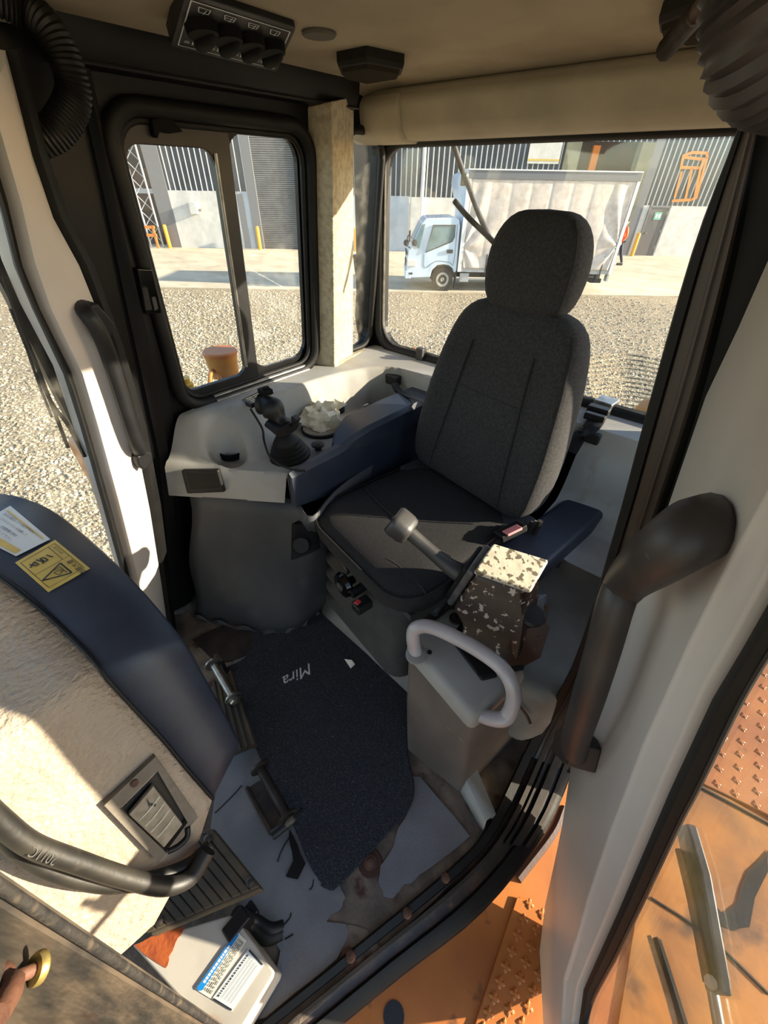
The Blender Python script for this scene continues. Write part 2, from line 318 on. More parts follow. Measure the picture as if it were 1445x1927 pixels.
# ---- warehouse
WD = 25.5
def wal(r, z, off=0): return O(r, WD-off, z)
def wbox(name, r0_, r1_, z0, z1, d0, d1, m, parent, **k):     # d0/d1: distance in front of the wall line
    return prism(name, [O(r0_, WD-d0, z0), O(r1_, WD-d0, z0), O(r1_, WD-d0, z1), O(r0_, WD-d0, z1)], -FH*(d1-d0), m, parent, smooth=None, **k)
bl = thing('warehouse', 'charcoal clad warehouse with white concrete base panels across the yard', 'building', wal(2, GZ))
def cladding(r0_, r1_, z0, z1, name='cladding_sheet'):
    n = int((r1_-r0_)/.25); w = (r1_-r0_)/n
    wbox(name, r0_, r1_, z0, z1, -.15, 0, 'clad', bl)
    vs = []; fs = []
    for k in range(n):
        c = r0_+w*(k+.5)
        for z in (z0, z1): vs += [wal(c-.032, z, .0), wal(c-.015, z, .04), wal(c+.015, z, .04), wal(c+.032, z, .0)]
        i = len(vs)-8; fs += [[i, i+1, i+5, i+4], [i+1, i+2, i+6, i+5], [i+2, i+3, i+7, i+6]]
    o = mesh('cladding_ribs', vs, fs, 'sunlit_rib', bl, smooth=None); o['kind'] = 'stuff'
TOP = 6.5
cladding(-11.0, -7.55, .82, TOP); cladding(-7.55, -6.6, .82, TOP); cladding(-4.1, 8.2, .72, TOP); cladding(8.2, 12.5, 2.87, TOP); cladding(12.5, 24, .55, TOP)
for a, b, z, m in ((-11.0, -7.62, .82, 'panel'), (-4.1, -1.9, .75, 'panel'), (-1.85, .98, .75, 'panelblue'), (1.03, 8.2, .72, 'panel'), (12.72, 24, .55, 'panel')):
    wbox('concrete_panel', a, b, GZ, z, -.2, .03, m, bl)
for a, b in ((-11.75, -11.0), (-7.05, -6.6), (-4.6, -4.1), (12.3, 12.72)): wbox('steel_column', a, b, GZ, TOP, -.25, .06, 'trimgrey', bl)
# left open bay, central bay
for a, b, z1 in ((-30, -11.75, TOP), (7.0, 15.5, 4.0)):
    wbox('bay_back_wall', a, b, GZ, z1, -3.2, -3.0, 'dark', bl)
for a, b in ((8.2, 8.9), (11.7, 12.3)): wbox('bay_pillar', a, b, GZ, 2.87, -.4, .1, 'olive', bl)
wbox('bay_post', 10.4, 10.75, 1.9, 2.87, -2.6, -2.4, 'barrier', bl)
rd = wbox('roller_door_backing', -6.6, -4.6, GZ, 3.4, -.2, -.06, 'roller', bl)
vs = []; fs = []
for k in range(62):
    z = GZ+k*.08
    for r in (-6.6, -4.6): vs += [wal(r, z, -.06), wal(r, z+.012, -.02), wal(r, z+.06, -.02), wal(r, z+.075, -.06)]
    i = len(vs)-8; fs += [[i, i+4, i+5, i+1], [i+1, i+5, i+6, i+2], [i+2, i+6, i+7, i+3]]
o = mesh('roller_door_slats', vs, fs, 'roller', bl, smooth=None); o['kind'] = 'stuff'
wbox('roller_door_lintel', -6.6, -4.6, 3.4, TOP, -.2, 0, 'clad', bl)
# small pale doorway beside the roller door
dd = wbox('side_doorway', -7.55, -7.05, GZ, .82, -.1, .02, 'panelblue', bl); wbox('doorway_leaf', -7.6, -7.3, GZ, .72, .03, .05, 'trimgrey', bl)
# personnel door with green sign
pd = wbox('personnel_door', 13.12, 13.98, GZ, .48, .03, .07, 'doorgrey', bl)
wbox('door_frame', 13.02, 13.1, GZ, .53, .03, .1, 'trimgrey', pd); wbox('door_frame', 14.0, 14.08, GZ, .53, .03, .1, 'trimgrey', pd); wbox('door_frame', 13.02, 14.08, .48, .55, .03, .1, 'trimgrey', pd)
wbox('door_sign', 13.4, 13.75, -.02, .28, .07, .08, 'greensign', pd); wbox('sign_symbol', 13.46, 13.56, .06, .2, .08, .085, 'white', pd); wbox('sign_symbol', 13.6, 13.7, .06, .2, .08, .085, 'white', pd)
wbox('door_handle', 13.2, 13.32, -.6, -.56, .07, .12, 'steel', pd)
for z in (-1.25, -.55, .2): wbox('hinge', 13.93, 13.99, z, z+.12, .07, .09, 'steel', pd)
# pale panel left of the bay, painted stand-in for a rear-glass reflection
uw = wbox('reflection_panel', 6.5, 8.0, 2.05, 2.95, .04, .08, 'panel', bl); wbox('reflection_stripe', 6.5, 8.0, 2.15, 2.22, .08, .09, 'stick_y', uw)
# painted orange vehicle emblem on the cladding
def lg(px, py): return onp(px, py, wal(0, 0, .075), FH)
def logo(lines, w):
    vs = []; fs = []
    for ln in lines:
        q = [lg(*p) for p in ln]
        for a, b in zip(q[:-1], q[1:]):
            t = (b-a).normalized(); s = FH.cross(t)*w/2; i = len(vs); vs += [a-s-t*w*.4, b-s+t*w*.4, b+s+t*w*.4, a+s-t*w*.4]; fs.append([i, i+1, i+2, i+3])
    return mesh('painted_emblem', vs, fs, 'barrier', bl, smooth=None, solid=.01, label='orange outline emblem of a vehicle painted on the cladding')
logo([[(1282, 312), (1286, 293), (1302, 287), (1330, 288), (1331, 296), (1310, 372), (1300, 376), (1266, 378)], [(1281, 315), (1318, 316), (1324, 300), (1290, 296)], [(1302, 318), (1290, 374)], [(1282, 325), (1270, 370)], [(1318, 318), (1307, 372)]], .11)
# meter box
mb = thing('meter_box', 'small white wall box on the concrete panel seen through the sliding window', 'box', wal(-9.8, .1))
wbox('cabinet', -9.98, -9.66, -.1, .38, .03, .36, 'panel', mb); wbox('outlet', -9.64, -9.54, .0, .1, .03, .16, 'steel', mb)
# downpipe
dp_ = tube('downpipe', [wal(1.62, GZ+.02, .15), wal(1.62, TOP, .15)], .07, 'white', smoothpts=False); tag(dp_, 'white downpipe running up the warehouse wall left of the truck', 'pipe')
# bollards
for i, (r, lab) in enumerate(((-11.5, 'yellow bollard at the open bay, leftmost of the four'), (-6.75, 'yellow bollard at the left edge of the roller door'), (-1.72, 'yellow bollard seen through the narrow corner window'), (12.8, 'yellow bollard beside the grey personnel door behind the truck'))):
    b = lathe('bollard', [(.001, 0), (.085, 0), (.085, .95), (.07, 1.0), (.001, 1.02)], O(r, WD-.35, GZ+.03), (0, 0, 1), 'bollard', seg=14); tag(b, lab, 'bollard', 'yellow bollards along the warehouse')
# lattice tower and barrier in the left bay
lt = thing('lattice_mast', 'galvanised lattice mast standing in the open bay at left', 'mast', O(-12.2, WD-.3, GZ+.03))
for r in (-12.5, -11.86): tube('mast_leg', [O(r, WD-.3, GZ+.03), O(r, WD-.3, 5.5)], .045, 'galv', lt, seg=6, smoothpts=False)
for k in range(11):
    z = GZ+.3+k*.64
    for a, b in ((-12.5, -11.86), (-11.86, -12.5)): tube('cross_brace', [O(a, WD-.3, z), O(b, WD-.3, z+.64)], .02, 'galv', lt, seg=5, smoothpts=False)
br = thing('barrier', 'orange steel barrier across the foot of the open bay', 'barrier', O(-12.6, WD-.6, GZ+.03))
for z in (-.66, -1.0): box('barrier_rail', O(-13.0, WD-.6, z), (2.2, .06, .12), 'barrier', br, ax=(RH, FH, V((0, 0, 1))))
for r in (-14, -13.0, -12.0): box('barrier_post', O(r, WD-.6, -1.08), (.1, .06, .98), 'barrier', br, ax=(RH, FH, V((0, 0, 1))))
cr = thing('stacked_crate', 'brown crate stacked inside the open bay behind the mast', 'crate', O(-12.5, WD+1.5, .3))
for z in (.3, 1.3): box('crate_body', O(-12.6, WD+1.6, z), (2.0, 1.0, .7), 'rustbrown', cr, ax=(RH, FH, V((0, 0, 1))))
box('crate_shelf', O(-12.6, WD+1.6, .75), (2.4, 1.1, .2), 'galv', cr, ax=(RH, FH, V((0, 0, 1)))); box('crate_stand', O(-12.6, WD+1.6, -.8), (1.8, .9, 1.5), 'dark', cr, ax=(RH, FH, V((0, 0, 1))))
# ---- truck
TD = 15.45; AX = (RH, FH, V((0, 0, 1)))
tr = thing('delivery_truck', 'pale blue cab light truck with white curtain sided body parked by the warehouse', 'truck', O(3, TD+1, GZ+.03))
def tp(r, z, d=TD): return O(r, d, z)
TG = GZ+.03
prof = [(.62, -1.2), (.60, -.85), (.64, -.42), (.74, -.27), (1.02, .30), (1.14, .43), (2.02, .47), (2.16, .42), (2.22, .25), (2.26, -.95), (2.22, -1.02), (2.17, -1.0), (2.13, -.9), (2.0, -.82), (1.82, -.79), (1.6, -.82), (1.45, -.95), (1.40, -1.16)]
prism('cab_body', [tp(*p) for p in prof], FH*1.7, 'tcab', tr, bevel=.04, seg=3)
prism('side_window', [tp(*p, TD-.012) for p in [(1.2, -.44), (1.40, .24), (2.06, .25), (2.06, -.02), (2.02, -.13)]], FH*.02, 'winglass', tr, smooth=None)
tube('window_seal', [tp(*p, TD-.014) for p in [(1.2, -.46), (1.39, .26), (2.08, .27), (2.08, -.04), (2.02, -.15)]], .016, 'tdark', tr, seg=6, closed=True, smoothpts=False)
prism('windscreen', [O(.745, TD+.12, -.24), O(1.015, TD+.12, .28), O(1.015, TD+1.58, .28), O(.745, TD+1.58, -.24)], (-RH*.012), 'winglass', tr, smooth=None)
prism('windscreen_corner', [tp(*p, TD-.012) for p in [(.79, -.27), (1.03, .27), (1.13, .29), (.99, -.36)]], FH*.02, 'winglass', tr, smooth=None)
tube('door_seam', [tp(2.14, .3, TD-.003), tp(2.14, -.75, TD-.003), tp(2.0, -.72, TD-.003), tp(1.55, -.7, TD-.003), tp(1.2, -.9, TD-.003), tp(1.15, -.5, TD-.003)], .006, 'tdark', tr, seg=5, n=3)
box('door_handle', tp(1.98, -.42, TD-.01), (.2, .04, .1), 'tdark', tr, ax=AX, bevel=.015)
box('grille_strip', O(.595, TD+.75, -.52), (.03, 1.4, .05), 'tdark', tr, ax=AX); box('grille', O(.6, TD+.85, -.82), (.04, .9, .16), 'tdark', tr, ax=AX)
box('bumper', O(.66, TD+.85, -1.1), (.2, 1.72, .24), 'tcab', tr, ax=AX, bevel=.03)
box('headlamp', O(.76, TD-.005, -.76), (.3, .06, .2), 'headlamp', tr, ax=AX, bevel=.02); box('emblem', O(.585, TD+.85, -.6), (.02, .18, .12), 'chrome', tr, ax=AX)
box('fog_lamp_slot', tp(.75, -1.06, TD-.004), (.12, .02, .06), 'tdark', tr, ax=AX)
mr_ = tube('mirror_arm', [tp(.8, -.1, TD-.02), tp(.62, .0, TD-.1), tp(.58, -.25, TD-.1), tp(.72, -.36, TD-.02)], .015, 'tdark', tr, seg=6)
box('mirror', tp(.66, -.02, TD-.1), (.06, .12, .3), 'tdark', mr_, ax=AX, bevel=.02)
for r, z in ((.56, -.2), (.82, -.2)): lathe('round_mirror', [(.001, 0), (.09, 0), (.09, .04), (.001, .06)], tp(r, z, TD-.06), -FH, 'tdark', mr_, seg=12)
for r, d in ((1.82, TD+.02), (1.82, TD+1.48), (5.35, TD+.02), (5.35, TD+1.48)):
    w_ = lathe('wheel', [(.001, 0), (.2, 0), (.335, .02), (.345, .06), (.345, .17), (.33, .2), (.001, .2)], O(r, d, TG+.345), FH, 'tyre', tr, seg=28)
    lathe('rim', [(.001, -.01), (.05, -.03), (.06, .0), (.13, .02), (.15, -.015), (.21, -.02), (.215, .02), (.001, .02)], O(r, d, TG+.345), FH, 'rim', w_, seg=20)
box('mudguard', tp(1.82, -1.0, TD+.3), (.9, .3, .36), 'tdark', tr, ax=AX); box('mud_flap', tp(2.26, -1.28, TD+.15), (.03, .3, .45), 'tdark', tr, ax=AX)
box('chassis', O(4.6, TD+1, -1.12), (5.4, .9, .2), 'tdark', tr, ax=AX); box('side_step', tp(2.55, -1.16, TD+.1), (.3, .1, .25), 'galv', tr, ax=AX)
tube('under_rail', [tp(2.5, -1.2, TD+.08), tp(4.9, -1.2, TD+.08)], .025, 'galv', tr, seg=6, smoothpts=False)
bx0, bx1, bz0, bz1, bd = 2.3, 7.36, -.98, 1.6, 2.1
box('body_floor', O((bx0+bx1)/2, TD+bd/2, bz0+.04), (bx1-bx0, bd, .1), 'galv', tr, ax=AX)
box('body_roof', O((bx0+bx1)/2, TD+bd/2, bz1), (bx1-bx0+.02, bd, .05), 'white', tr, ax=AX)
hw = box('headboard', O(bx0+.02, TD+bd/2, (bz0+bz1)/2), (.06, bd, bz1-bz0), 'tcab', tr, ax=AX)
prism('headboard_fairing', [O(bx0, TD+.2, .5), O(bx0, TD+.2, 1.58), O(bx0-.22, TD+.25, 1.5), O(bx0-.25, TD+.25, 1.3)], FH*1.7, 'tcab', hw, bevel=.02)
box('rear_frame', O(bx1-.03, TD+bd/2, (bz0+bz1)/2), (.08, bd, bz1-bz0), 'white', tr, ax=AX)
box('curtain_rail', tp((bx0+bx1)/2, bz1-.1, TD-.02), (bx1-bx0, .06, .2), 'trimgrey', tr, ax=AX); box('rail_lip', tp((bx0+bx1)/2, bz1+.01, TD-.03), (bx1-bx0, .08, .03), 'white', tr, ax=AX)
box('front_post', tp(bx0+.05, (bz0+bz1)/2, TD-.01), (.12, .05, bz1-bz0), 'white', tr, ax=AX); box('rear_post', tp(bx1-.03, (bz0+bz1)/2, TD-.01), (.09, .05, bz1-bz0), 'white', tr, ax=AX)
def curtain(u, v):
    r = bx0+.12+(bx1-bx0-.22)*u; z = bz0+.1+(bz1-.3-bz0)*v
    x = u*8; wv = .016*abs(math.sin(math.pi*x))**.3+.005*noise.noise(V((r*3, z*1.2, 0)))
    for cu, cz, dr in ((0, .25, 1), (1, .3, -1)):
        q = (u-cu)*dr*5; a = math.atan2(v-cz, q+.03); g = math.exp(-((q)**2*2.2+(v-cz-.1)**2*3.5)); wv += .035*g*math.sin(a*9)
    return tp(r, z, TD-.0-wv)
heightfield('side_curtain', 150, 50, curtain, 'curtain', tr, smooth=True, thick=.01)
for r in (bx0+.9, 5.9, 6.6, 7.0): box('curtain_strap', tp(r, -.75, TD-.03), (.03, .02, .55), 'tdark', tr, ax=AX); 
for r in (5.95, 6.95): box('under_bracket', tp(r, -1.12, TD+.1), (.05, .1, .25), 'tdark', tr, ax=AX)
box('tail_bar', O(7.0, TD+.5, -1.2), (.35, .8, .12), 'tdark', tr, ax=AX); box('tail_step', tp(7.32, -1.08, TD+.1), (.06, .2, .24), 'galv', tr, ax=AX)
# ---- person behind the truck
pc = O(10.5, 22.0, TG)
pr = thing('person', 'person in orange hi-vis top and dark trousers walking behind the truck', 'person', pc)
def skinbody(name, vp, ed, rad, m, parent):
    me = bpy.data.meshes.new(name); me.from_pydata([tuple(pc+RH*a+FH*b+V((0, 0, c))) for a, b, c in vp], ed, [])
    o = bpy.data.objects.new(name, me); COL.objects.link(o); sm = o.modifiers.new('skin', 'SKIN'); sm.use_smooth_shade = True
    for i, r in enumerate(rad): me.skin_vertices[0].data[i].radius = (r, r)
    me.skin_vertices[0].data[0].use_root = True
    s = o.modifiers.new('sub', 'SUBSURF'); s.levels = 1; s.render_levels = 1
    me.materials.append(M[m]); par(o, parent); return o
skinbody('torso', [(0, 0, .95), (0, 0, 1.15), (-.01, 0, 1.4), (-.02, 0, 1.5), (0, -.2, 1.4), (.06, -.26, 1.15), (-.08, -.24, .92), (0, .2, 1.4), (-.06, .26, 1.15), (-.2, .22, .95)],
         [(0, 1), (1, 2), (2, 3), (2, 4), (4, 5), (5, 6), (2, 7), (7, 8), (8, 9)], [.15, .14, .15, .07, .075, .055, .045, .075, .055, .045], 'hivis', pr)
skinbody('trousers', [(0, 0, .98), (0, -.09, .86), (.12, -.1, .48), (.3, -.1, .1), (0, .09, .86), (-.14, .1, .48), (-.2, .1, .09)], [(0, 1), (1, 2), (2, 3), (0, 4), (4, 5), (5, 6)], [.14, .1, .075, .06, .1, .075, .06], 'navy', pr)
for a, b, d in ((.25, -.1, .0), (-.25, .1, .0)): box('boot', pc+RH*(a-.03)+FH*b+V((0, 0, .05)), (.28, .1, .1), 'tdark', pr, ax=AX, bevel=.03)
lathe('head', [(.001, 0), (.07, .01), (.1, .08), (.105, .15), (.085, .22), (.001, .25)], pc+V((0, 0, 1.53))-RH*.02, (0, 0, 1), 'skin', pr, seg=14); lathe('hair', [(.108, .0), (.112, .06), (.09, .12), (.001, .14)], pc+V((0, 0, 1.66))-RH*.01, (0, 0, 1), 'hair', pr, seg=14)
for a, b in ((-.1, -.24), (-.23, .21)): lathe('hand', [(.001, 0), (.04, .02), (.045, .08), (.03, .14), (.001, .15)], pc+RH*a+FH*b+V((0, 0, .78)), (0, 0, 1), 'skin', pr, seg=8)
# ================================================================== CAB SHELL
T_ = lambda o, label, cat: tag(o, label, cat, None, 'structure')
# floor plate
fl = st(prism('floor', [V((-1.34, -.75, -.03)), V((-.16, -.32, -.03)), V((-.10, -.12, -.03)), V((.0, .2, -.03)), V((.10, .62, -.03)), V((.10, 1.32, -.03)), V((-1.34, 1.32, -.03))], (0, 0, .03), 'floormetal', smooth=None), 'worn brown metal cab floor under the broken vinyl', 'floor')
# ceiling: headliner with rolled edges
def ceil(u, v):
    x = -1.16+1.36*u; y = -.8+2.08*v; z = 1.505
    e = max(0, (-1.02-x)/.14); z -= .05*e*e
    e = max(0, (y-1.16)/.12); z -= .03*e*e
    return V((x, y, z))
cl_ = st(heightfield('ceiling', 30, 40, ceil, 'headliner', smooth=True), 'tan moulded cab headliner', 'ceiling')
box('roof_shell', (-.48, .2, 1.56), (1.5, 2.3, .04), 'orange', cl_); box('headliner_edge', (-1.17, .23, 1.50), (.04, 2.08, .1), 'black', cl_)
# ---- right wall (leaning) with the sliding window
def rw(y, z, off=0): return V((-1.17+(z-.8)*.10+off, y, z))
RN = V((1, 0, -.10)).normalized()
def rwx(px, py, off=0): return onp(px, py, rw(0, .8, off), RN)
def wallring(name, pf, rect, hole, k, m, vec, parent=None, r=.05, **kw):
    u0, u1, v0, v1 = hole; inn = rr2(u0, u1, v0, v1, r, k); cu, cv = (u0+u1)/2, (v0+v1)/2; out = []
    n = k+1
    for i, (a, b) in enumerate(inn):
        q = i//n; f = (i % n)/k                       # corner q, fraction along the arc
        U0, U1, V0, V1 = rect
        if q == 0: p = (U1, b+(V1-b)*min(1, 2*f)) if f <= .5 else (a+(U1-a)*(2-2*f), V1)
        elif q == 1: p = (a+(U0-a)*min(1, 2*f), V1) if f <= .5 else (U0, b+(V1-b)*(2-2*f))
        elif q == 2: p = (U0, b+(V0-b)*min(1, 2*f)) if f <= .5 else (a+(U0-a)*(2-2*f), V0)
        else: p = (a+(U1-a)*min(1, 2*f), V0) if f <= .5 else (U1, b+(V0-b)*(2-2*f))
        out.append(p)
    return ringsolid(name, [pf(*p) for p in out], [pf(*p) for p in inn], vec, m, parent, **kw)
WY0, WY1, WZ0, WZ1 = .455, .985, .765, 1.415
wr = wallring('wall_right', rw, (.19, 1.06, .0, 1.53), (WY0, WY1, WZ0, WZ1), 6, 'black', RN*-.04, r=.075, smooth=None)
st(wr, 'black painted side wall around the sliding window', 'wall')
# rear part of the right wall with the small corner window
wc = wallring('wall_right_rear', rw, (1.06, 1.33, .0, 1.53), (1.10, 1.285, .775, 1.42), 6, 'black', RN*-.04, r=.06, smooth=None); wc.name = 'wall_right'
st(wc, 'black side wall around the narrow corner window', 'wall')
w3 = thing('window_3', 'narrow corner window between the tan pillar and the rear window', 'window', rw(1.19, .8), None, 'structure')
tube('rubber_seal', [rw(a, b, .006) for a, b in rr2(1.105, 1.28, .78, 1.415, .06)], .011, 'rubber', w3, seg=8, closed=True, smoothpts=False)
prism('glass_pane', [rw(a, b, -.02) for a, b in rr2(1.10, 1.285, .775, 1.42, .06)], RN*.004, 'glass', w3, smooth=None)
# sliding window
w1 = thing('window_1', 'black framed sliding side window on the right of the cab', 'window', rw(.72, .78), None, 'structure')
sl_ = tube('rubber_seal', [rw(a, b, .012) for a, b in rr2(WY0+.006, WY1-.006, WZ0+.006, WZ1-.006, .072)], .017, 'rubber', w1, seg=10, closed=True, smoothpts=False)
tube('inner_bead', [rw(a, b, .0) for a, b in rr2(WY0+.026, WY1-.026, WZ0+.026, WZ1-.026, .056)], .008, 'rubber', sl_, seg=8, closed=True, smoothpts=False)
SY0, SY1, SZ0, SZ1 = .468, .736, .785, 1.395
fr = wallring('sliding_frame', lambda a, b: rw(a, b, .004), (SY0, SY1, SZ0, SZ1), (.490, .690, .818, 1.352), 6, 'alu', RN*-.016, w1, r=.03, smooth=None, bevel=.002, seg=1)
prism('sliding_pane', [rw(a, b, -.006) for a, b in rr2(.485, .695, .812, 1.358, .03)], RN*.004, 'glass', w1, smooth=None)
fx = wallring('fixed_frame', lambda a, b: rw(a, b, -.014), (.70, .972, SZ0, SZ1), (.738, .952, .812, 1.385), 6, 'black', RN*-.014, w1, r=.05, smooth=None)
prism('fixed_pane', [rw(a, b, -.024) for a, b in rr2(.735, .965, .80, 1.392, .05)], RN*.004, 'glass', w1, smooth=None)
for k, (o_, z) in enumerate(((.014, .783), (.026, .772))): tube('bottom_track', [rw(.56, z, o_), rw(.93, z, o_)], .007, 'chrome', w1, seg=8, smoothpts=False)
tube('stile_edge', [rw(.693, .84, .006), rw(.693, 1.345, .006)], .004, 'chrome', w1, seg=6, smoothpts=False)
# latches
lt_ = prism('side_latch', [rwx(258, 505, .036), rwx(287, 507, .036), rwx(306, 590, .036), rwx(276, 592, .036)], RN*-.03, 'gloss', w1, bevel=.003)
prism('latch_grip', [rwx(266, 540, .044), rwx(278, 540, .044), rwx(288, 585, .044), rwx(274, 586, .044)], RN*-.012, 'plastic', lt_, bevel=.003)
prism('finger_recess', [rwx(285, 560, .039), rwx(293, 558, .039), rwx(299, 582, .039), rwx(291, 586, .039)], RN*-.006, 'leverm', lt_, bevel=.002)
ul = prism('upper_latch', [rwx(285, 225, .02), rwx(318, 215, .02), rwx(330, 232, .02), rwx(346, 248, .02), rwx(318, 252, .02), rwx(302, 246, .02), rwx(298, 262, .02), rwx(290, 255, .02)], RN*-.018, 'knobm', w1, bevel=.003)
# upper rail box above the window
def xz(y, x, z): return V((x, y, z))
r1 = prism('trim_1', [rw(.40, 1.448, .0), rw(.40, 1.448, .045), rw(.40, 1.475, .055), rw(.40, 1.53, .055), rw(.40, 1.53, .0)], (0, .72, 0), 'black', bevel=.006); st(r1, 'black rail box running above the sliding window', 'trim')
tube('rail_edge', [rw(.40, 1.452, .048), rw(1.12, 1.452, .048)], .003, 'alu', r1, seg=6, smoothpts=False)
# front door post on the right side
PP = lambda x, y, off=.0: rwx(x, y, .012+off)
pl = [(140, 110), (150, 160), (190, 340), (235, 560), (270, 720), (300, 860), (312, 1000), (322, 1190)]
prr = [(168, 130), (190, 225), (250, 480), (310, 700), (325, 790), (333, 900), (345, 1020), (375, 1200)]
rings = []
for a, b in zip(pl, prr):
    p, q = PP(*a), PP(*b); rings.append([p, p+(q-p)*.5+RN*.012, q+RN*.004, q-RN*.07, p-RN*.07])
t2 = loft('trim_2', rings, 'black', smooth=30); st(t2, 'black post between the far door and the sliding window', 'trim')
for a, b in (((308, 760), (320, 815)), ((331, 1000), (338, 1040)), ((322, 1015), (328, 1050))):
    pass
# ---- rear wall with the rear window
RY = 1.31
def bw(x, z, off=0): return V((x, RY-off, z))
RX0, RX1, RZ0, RZ1 = -1.118, .06, .792, 1.40
wb = wallring('wall_rear', bw, (-1.26, .12, .0, 1.53), (RX0-.012, RX1, RZ0-.012, RZ1), 6, 'black', (0, .04, 0), r=.085, smooth=None); st(wb, 'black rear wall of the cab around the rear window', 'wall')
w2 = thing('window_2', 'large rear window looking out to the truck', 'window', bw(-.5, .79), None, 'structure')
tube('rubber_seal', [bw(a, b, .004) for a, b in rr2(RX0-.022, RX1, RZ0-.02, RZ1, .09)], .02, 'rubber', w2, seg=8, closed=True, smoothpts=False)
tube('bright_bead', [bw(a, b, .002) for a, b in rr2(RX0, RX1-.02, RZ0+.002, RZ1, .075)], .005, 'chrome', w2, seg=6, closed=True, smoothpts=False)
prism('glass_pane', [bw(a, b, -.012) for a, b in rr2(RX0-.01, RX1, RZ0-.01, RZ1, .08)], (0, .004, 0), 'rearglass', w2, smooth=None)
# header trim above the rear window
pf = [(1.30, 1.50), (1.205, 1.497), (1.185, 1.47), (1.20, 1.41), (1.225, 1.392), (1.30, 1.392)]
hd = prism('trim_3', [V((-1.165, y, z)) for y, z in pf], (1.22, 0, 0), 'beige', bevel=.012, seg=3); st(hd, 'beige boxed header trim above the rear window', 'trim')
prism('header_end_pad', [V((-1.165, y-.012, z-.006)) for y, z in pf[1:]], (.2, 0, 0), 'beige', hd, bevel=.012, seg=3)
LP0 = V((.155, .7, .8))
def lw(y, z, off=0): return V((.165-(z-.8)*.10-off, y, z))
wl = wallring('wall_left', lw, (.70, 1.33, .0, 1.53), (.76, 1.27, .70, 1.40), 6, 'black', V((.04, 0, 0)), r=.06, smooth=None); st(wl, 'black side wall behind the near door post', 'wall')
w4 = thing('window_4', 'side window behind the near door post', 'window', lw(1.0, .8), None, 'structure')
prism('glass_pane', [lw(a, b, -.02) for a, b in rr2(.755, 1.275, .695, 1.405, .06)], V((.004, 0, 0)), 'glass', w4, smooth=None); tube('rubber_seal', [lw(a, b, .006) for a, b in rr2(.765, 1.265, .705, 1.395, .06)], .011, 'rubber', w4, seg=8, closed=True, smoothpts=False)
# tan fleece pillar in the right rear corner
def onzz(a, z): return onz(*a, z)
B = [rwx(598, 694, .012), rwx(633, 694, .085), onz(690, 656, .775)]; Tt = [rwx(585, 200, .012), rwx(627, 190, .085), rwx(666, 182, .03)]
bb = [rwx(597, 690, .012), rwx(632, 682, .08), rwx(664, 668, .03)]
def prow(a): return [a[0], a[1]+(a[0]-a[1])*.08, a[1]+(a[2]-a[1])*.1, a[2], V((a[2].x-.05, a[2].y, a[2].z)), V((a[0].x-.05, a[0].y, a[0].z))]
rows = [prow(B), prow([b.lerp(c, .35) for b, c in zip(B, bb)]), prow(bb)]
for k in range(1, 9): rows.append(prow([b.lerp(t, k/8) for b, t in zip(bb, Tt)]))
pt = loft('trim_4', rows, 'fleece', smooth=30, bevel=.006); st(pt, 'tan fleece covered corner pillar between side and rear windows', 'trim')
# ---- left B pillar beside the open door and the door sill: stacked strips following the opening
I = [(1402, 190, 'y', .66), (1385, 250, 'y', .66), (1300, 480, 'y', .66), (1215, 780, 'y', .65), (1150, 1020, 'y', .64), (1075, 1255, 'y', .62), (1003, 1380, 'z', .09), (918, 1554, 'z', .02), (850, 1632, 'z', .012), (690, 1765, 'z', .012), (560, 1870, 'z', .012), (440, 1965, 'z', .012)]
Oo = [(1455, 160, 'y', .655), (1440, 220, 'y', .655), (1388, 510, 'y', .655), (1318, 780, 'y', .648), (1235, 1020, 'y', .642), (1150, 1262, 'y', .63), (1087, 1425, 'z', .06), (1030, 1560, 'z', -.02), (912, 1713, 'z', -.03), (761, 1834, 'z', -.03), (650, 1925, 'z', -.03), (560, 2000, 'z', -.03)]
g3 = lambda p: ony(p[0], p[1], p[3]) if p[2] == 'y' else onz(p[0], p[1], p[3])
Iv = spline([g3(p) for p in I], 4); Ov = spline([g3(p) for p in Oo], 4)
def strip(name, f0, f1, h, m, parent=None, i0=0, i1=None, thick=.02, **k):
    rings = []
    for a, b in list(zip(Iv, Ov))[i0:i1]:
        p = a.lerp(b, f0); q = a.lerp(b, f1); n = (CAM-(p+q)/2).normalized(); w = (q-p)*.25
        rings.append([p, p+w*.5+n*h, q-w*.5+n*h, q, q-n*thick, p-n*thick])
    return loft(name, rings, m, parent, smooth=45, **k)
bp_ = strip('trim_5', .2, .80, .006, 'postmetal', None, 0, 26, thick=.05); st(bp_, 'brown metal door post at the right of the opening', 'trim')
strip('opening_seal', .0, .24, .012, 'rubber', bp_, 0, 26)
strip('post_ridge', .48, .56, .012, 'postmetal', bp_, 0, 24)
strip('post_groove', .78, 1.9, -.014, 'rubber', bp_, 0, 26)
ds = strip('trim_6', -.02, 1.0, -.004, 'sillmetal', None, 25, None, thick=.06); st(ds, 'dark worn metal door sill along the bottom', 'trim')
strip('sill_seal', .0, .2, .008, 'rubber', ds, 25); strip('sill_channel', .30, .40, .012, 'dustrubber', ds, 25); strip('outer_lip', .62, .98, .006, 'rubber', ds, 25)
for f0, f1, h in ((.30, .40, .016), (.44, .52, .01), (.56, .74, .018), (.8, .9, .012)): strip('weatherstrip', f0, f1, h, 'dustrubber', bp_, 19, 30)
for k, (x, y) in enumerate(((766, 1718), (838, 1652), (660, 1800))): lathe('rivet', [(.001, .012), (.008, .01), (.011, .004), (.011, 0)], onz(x, y, .016), (0, 0, 1), 'rust', ds, seg=10)
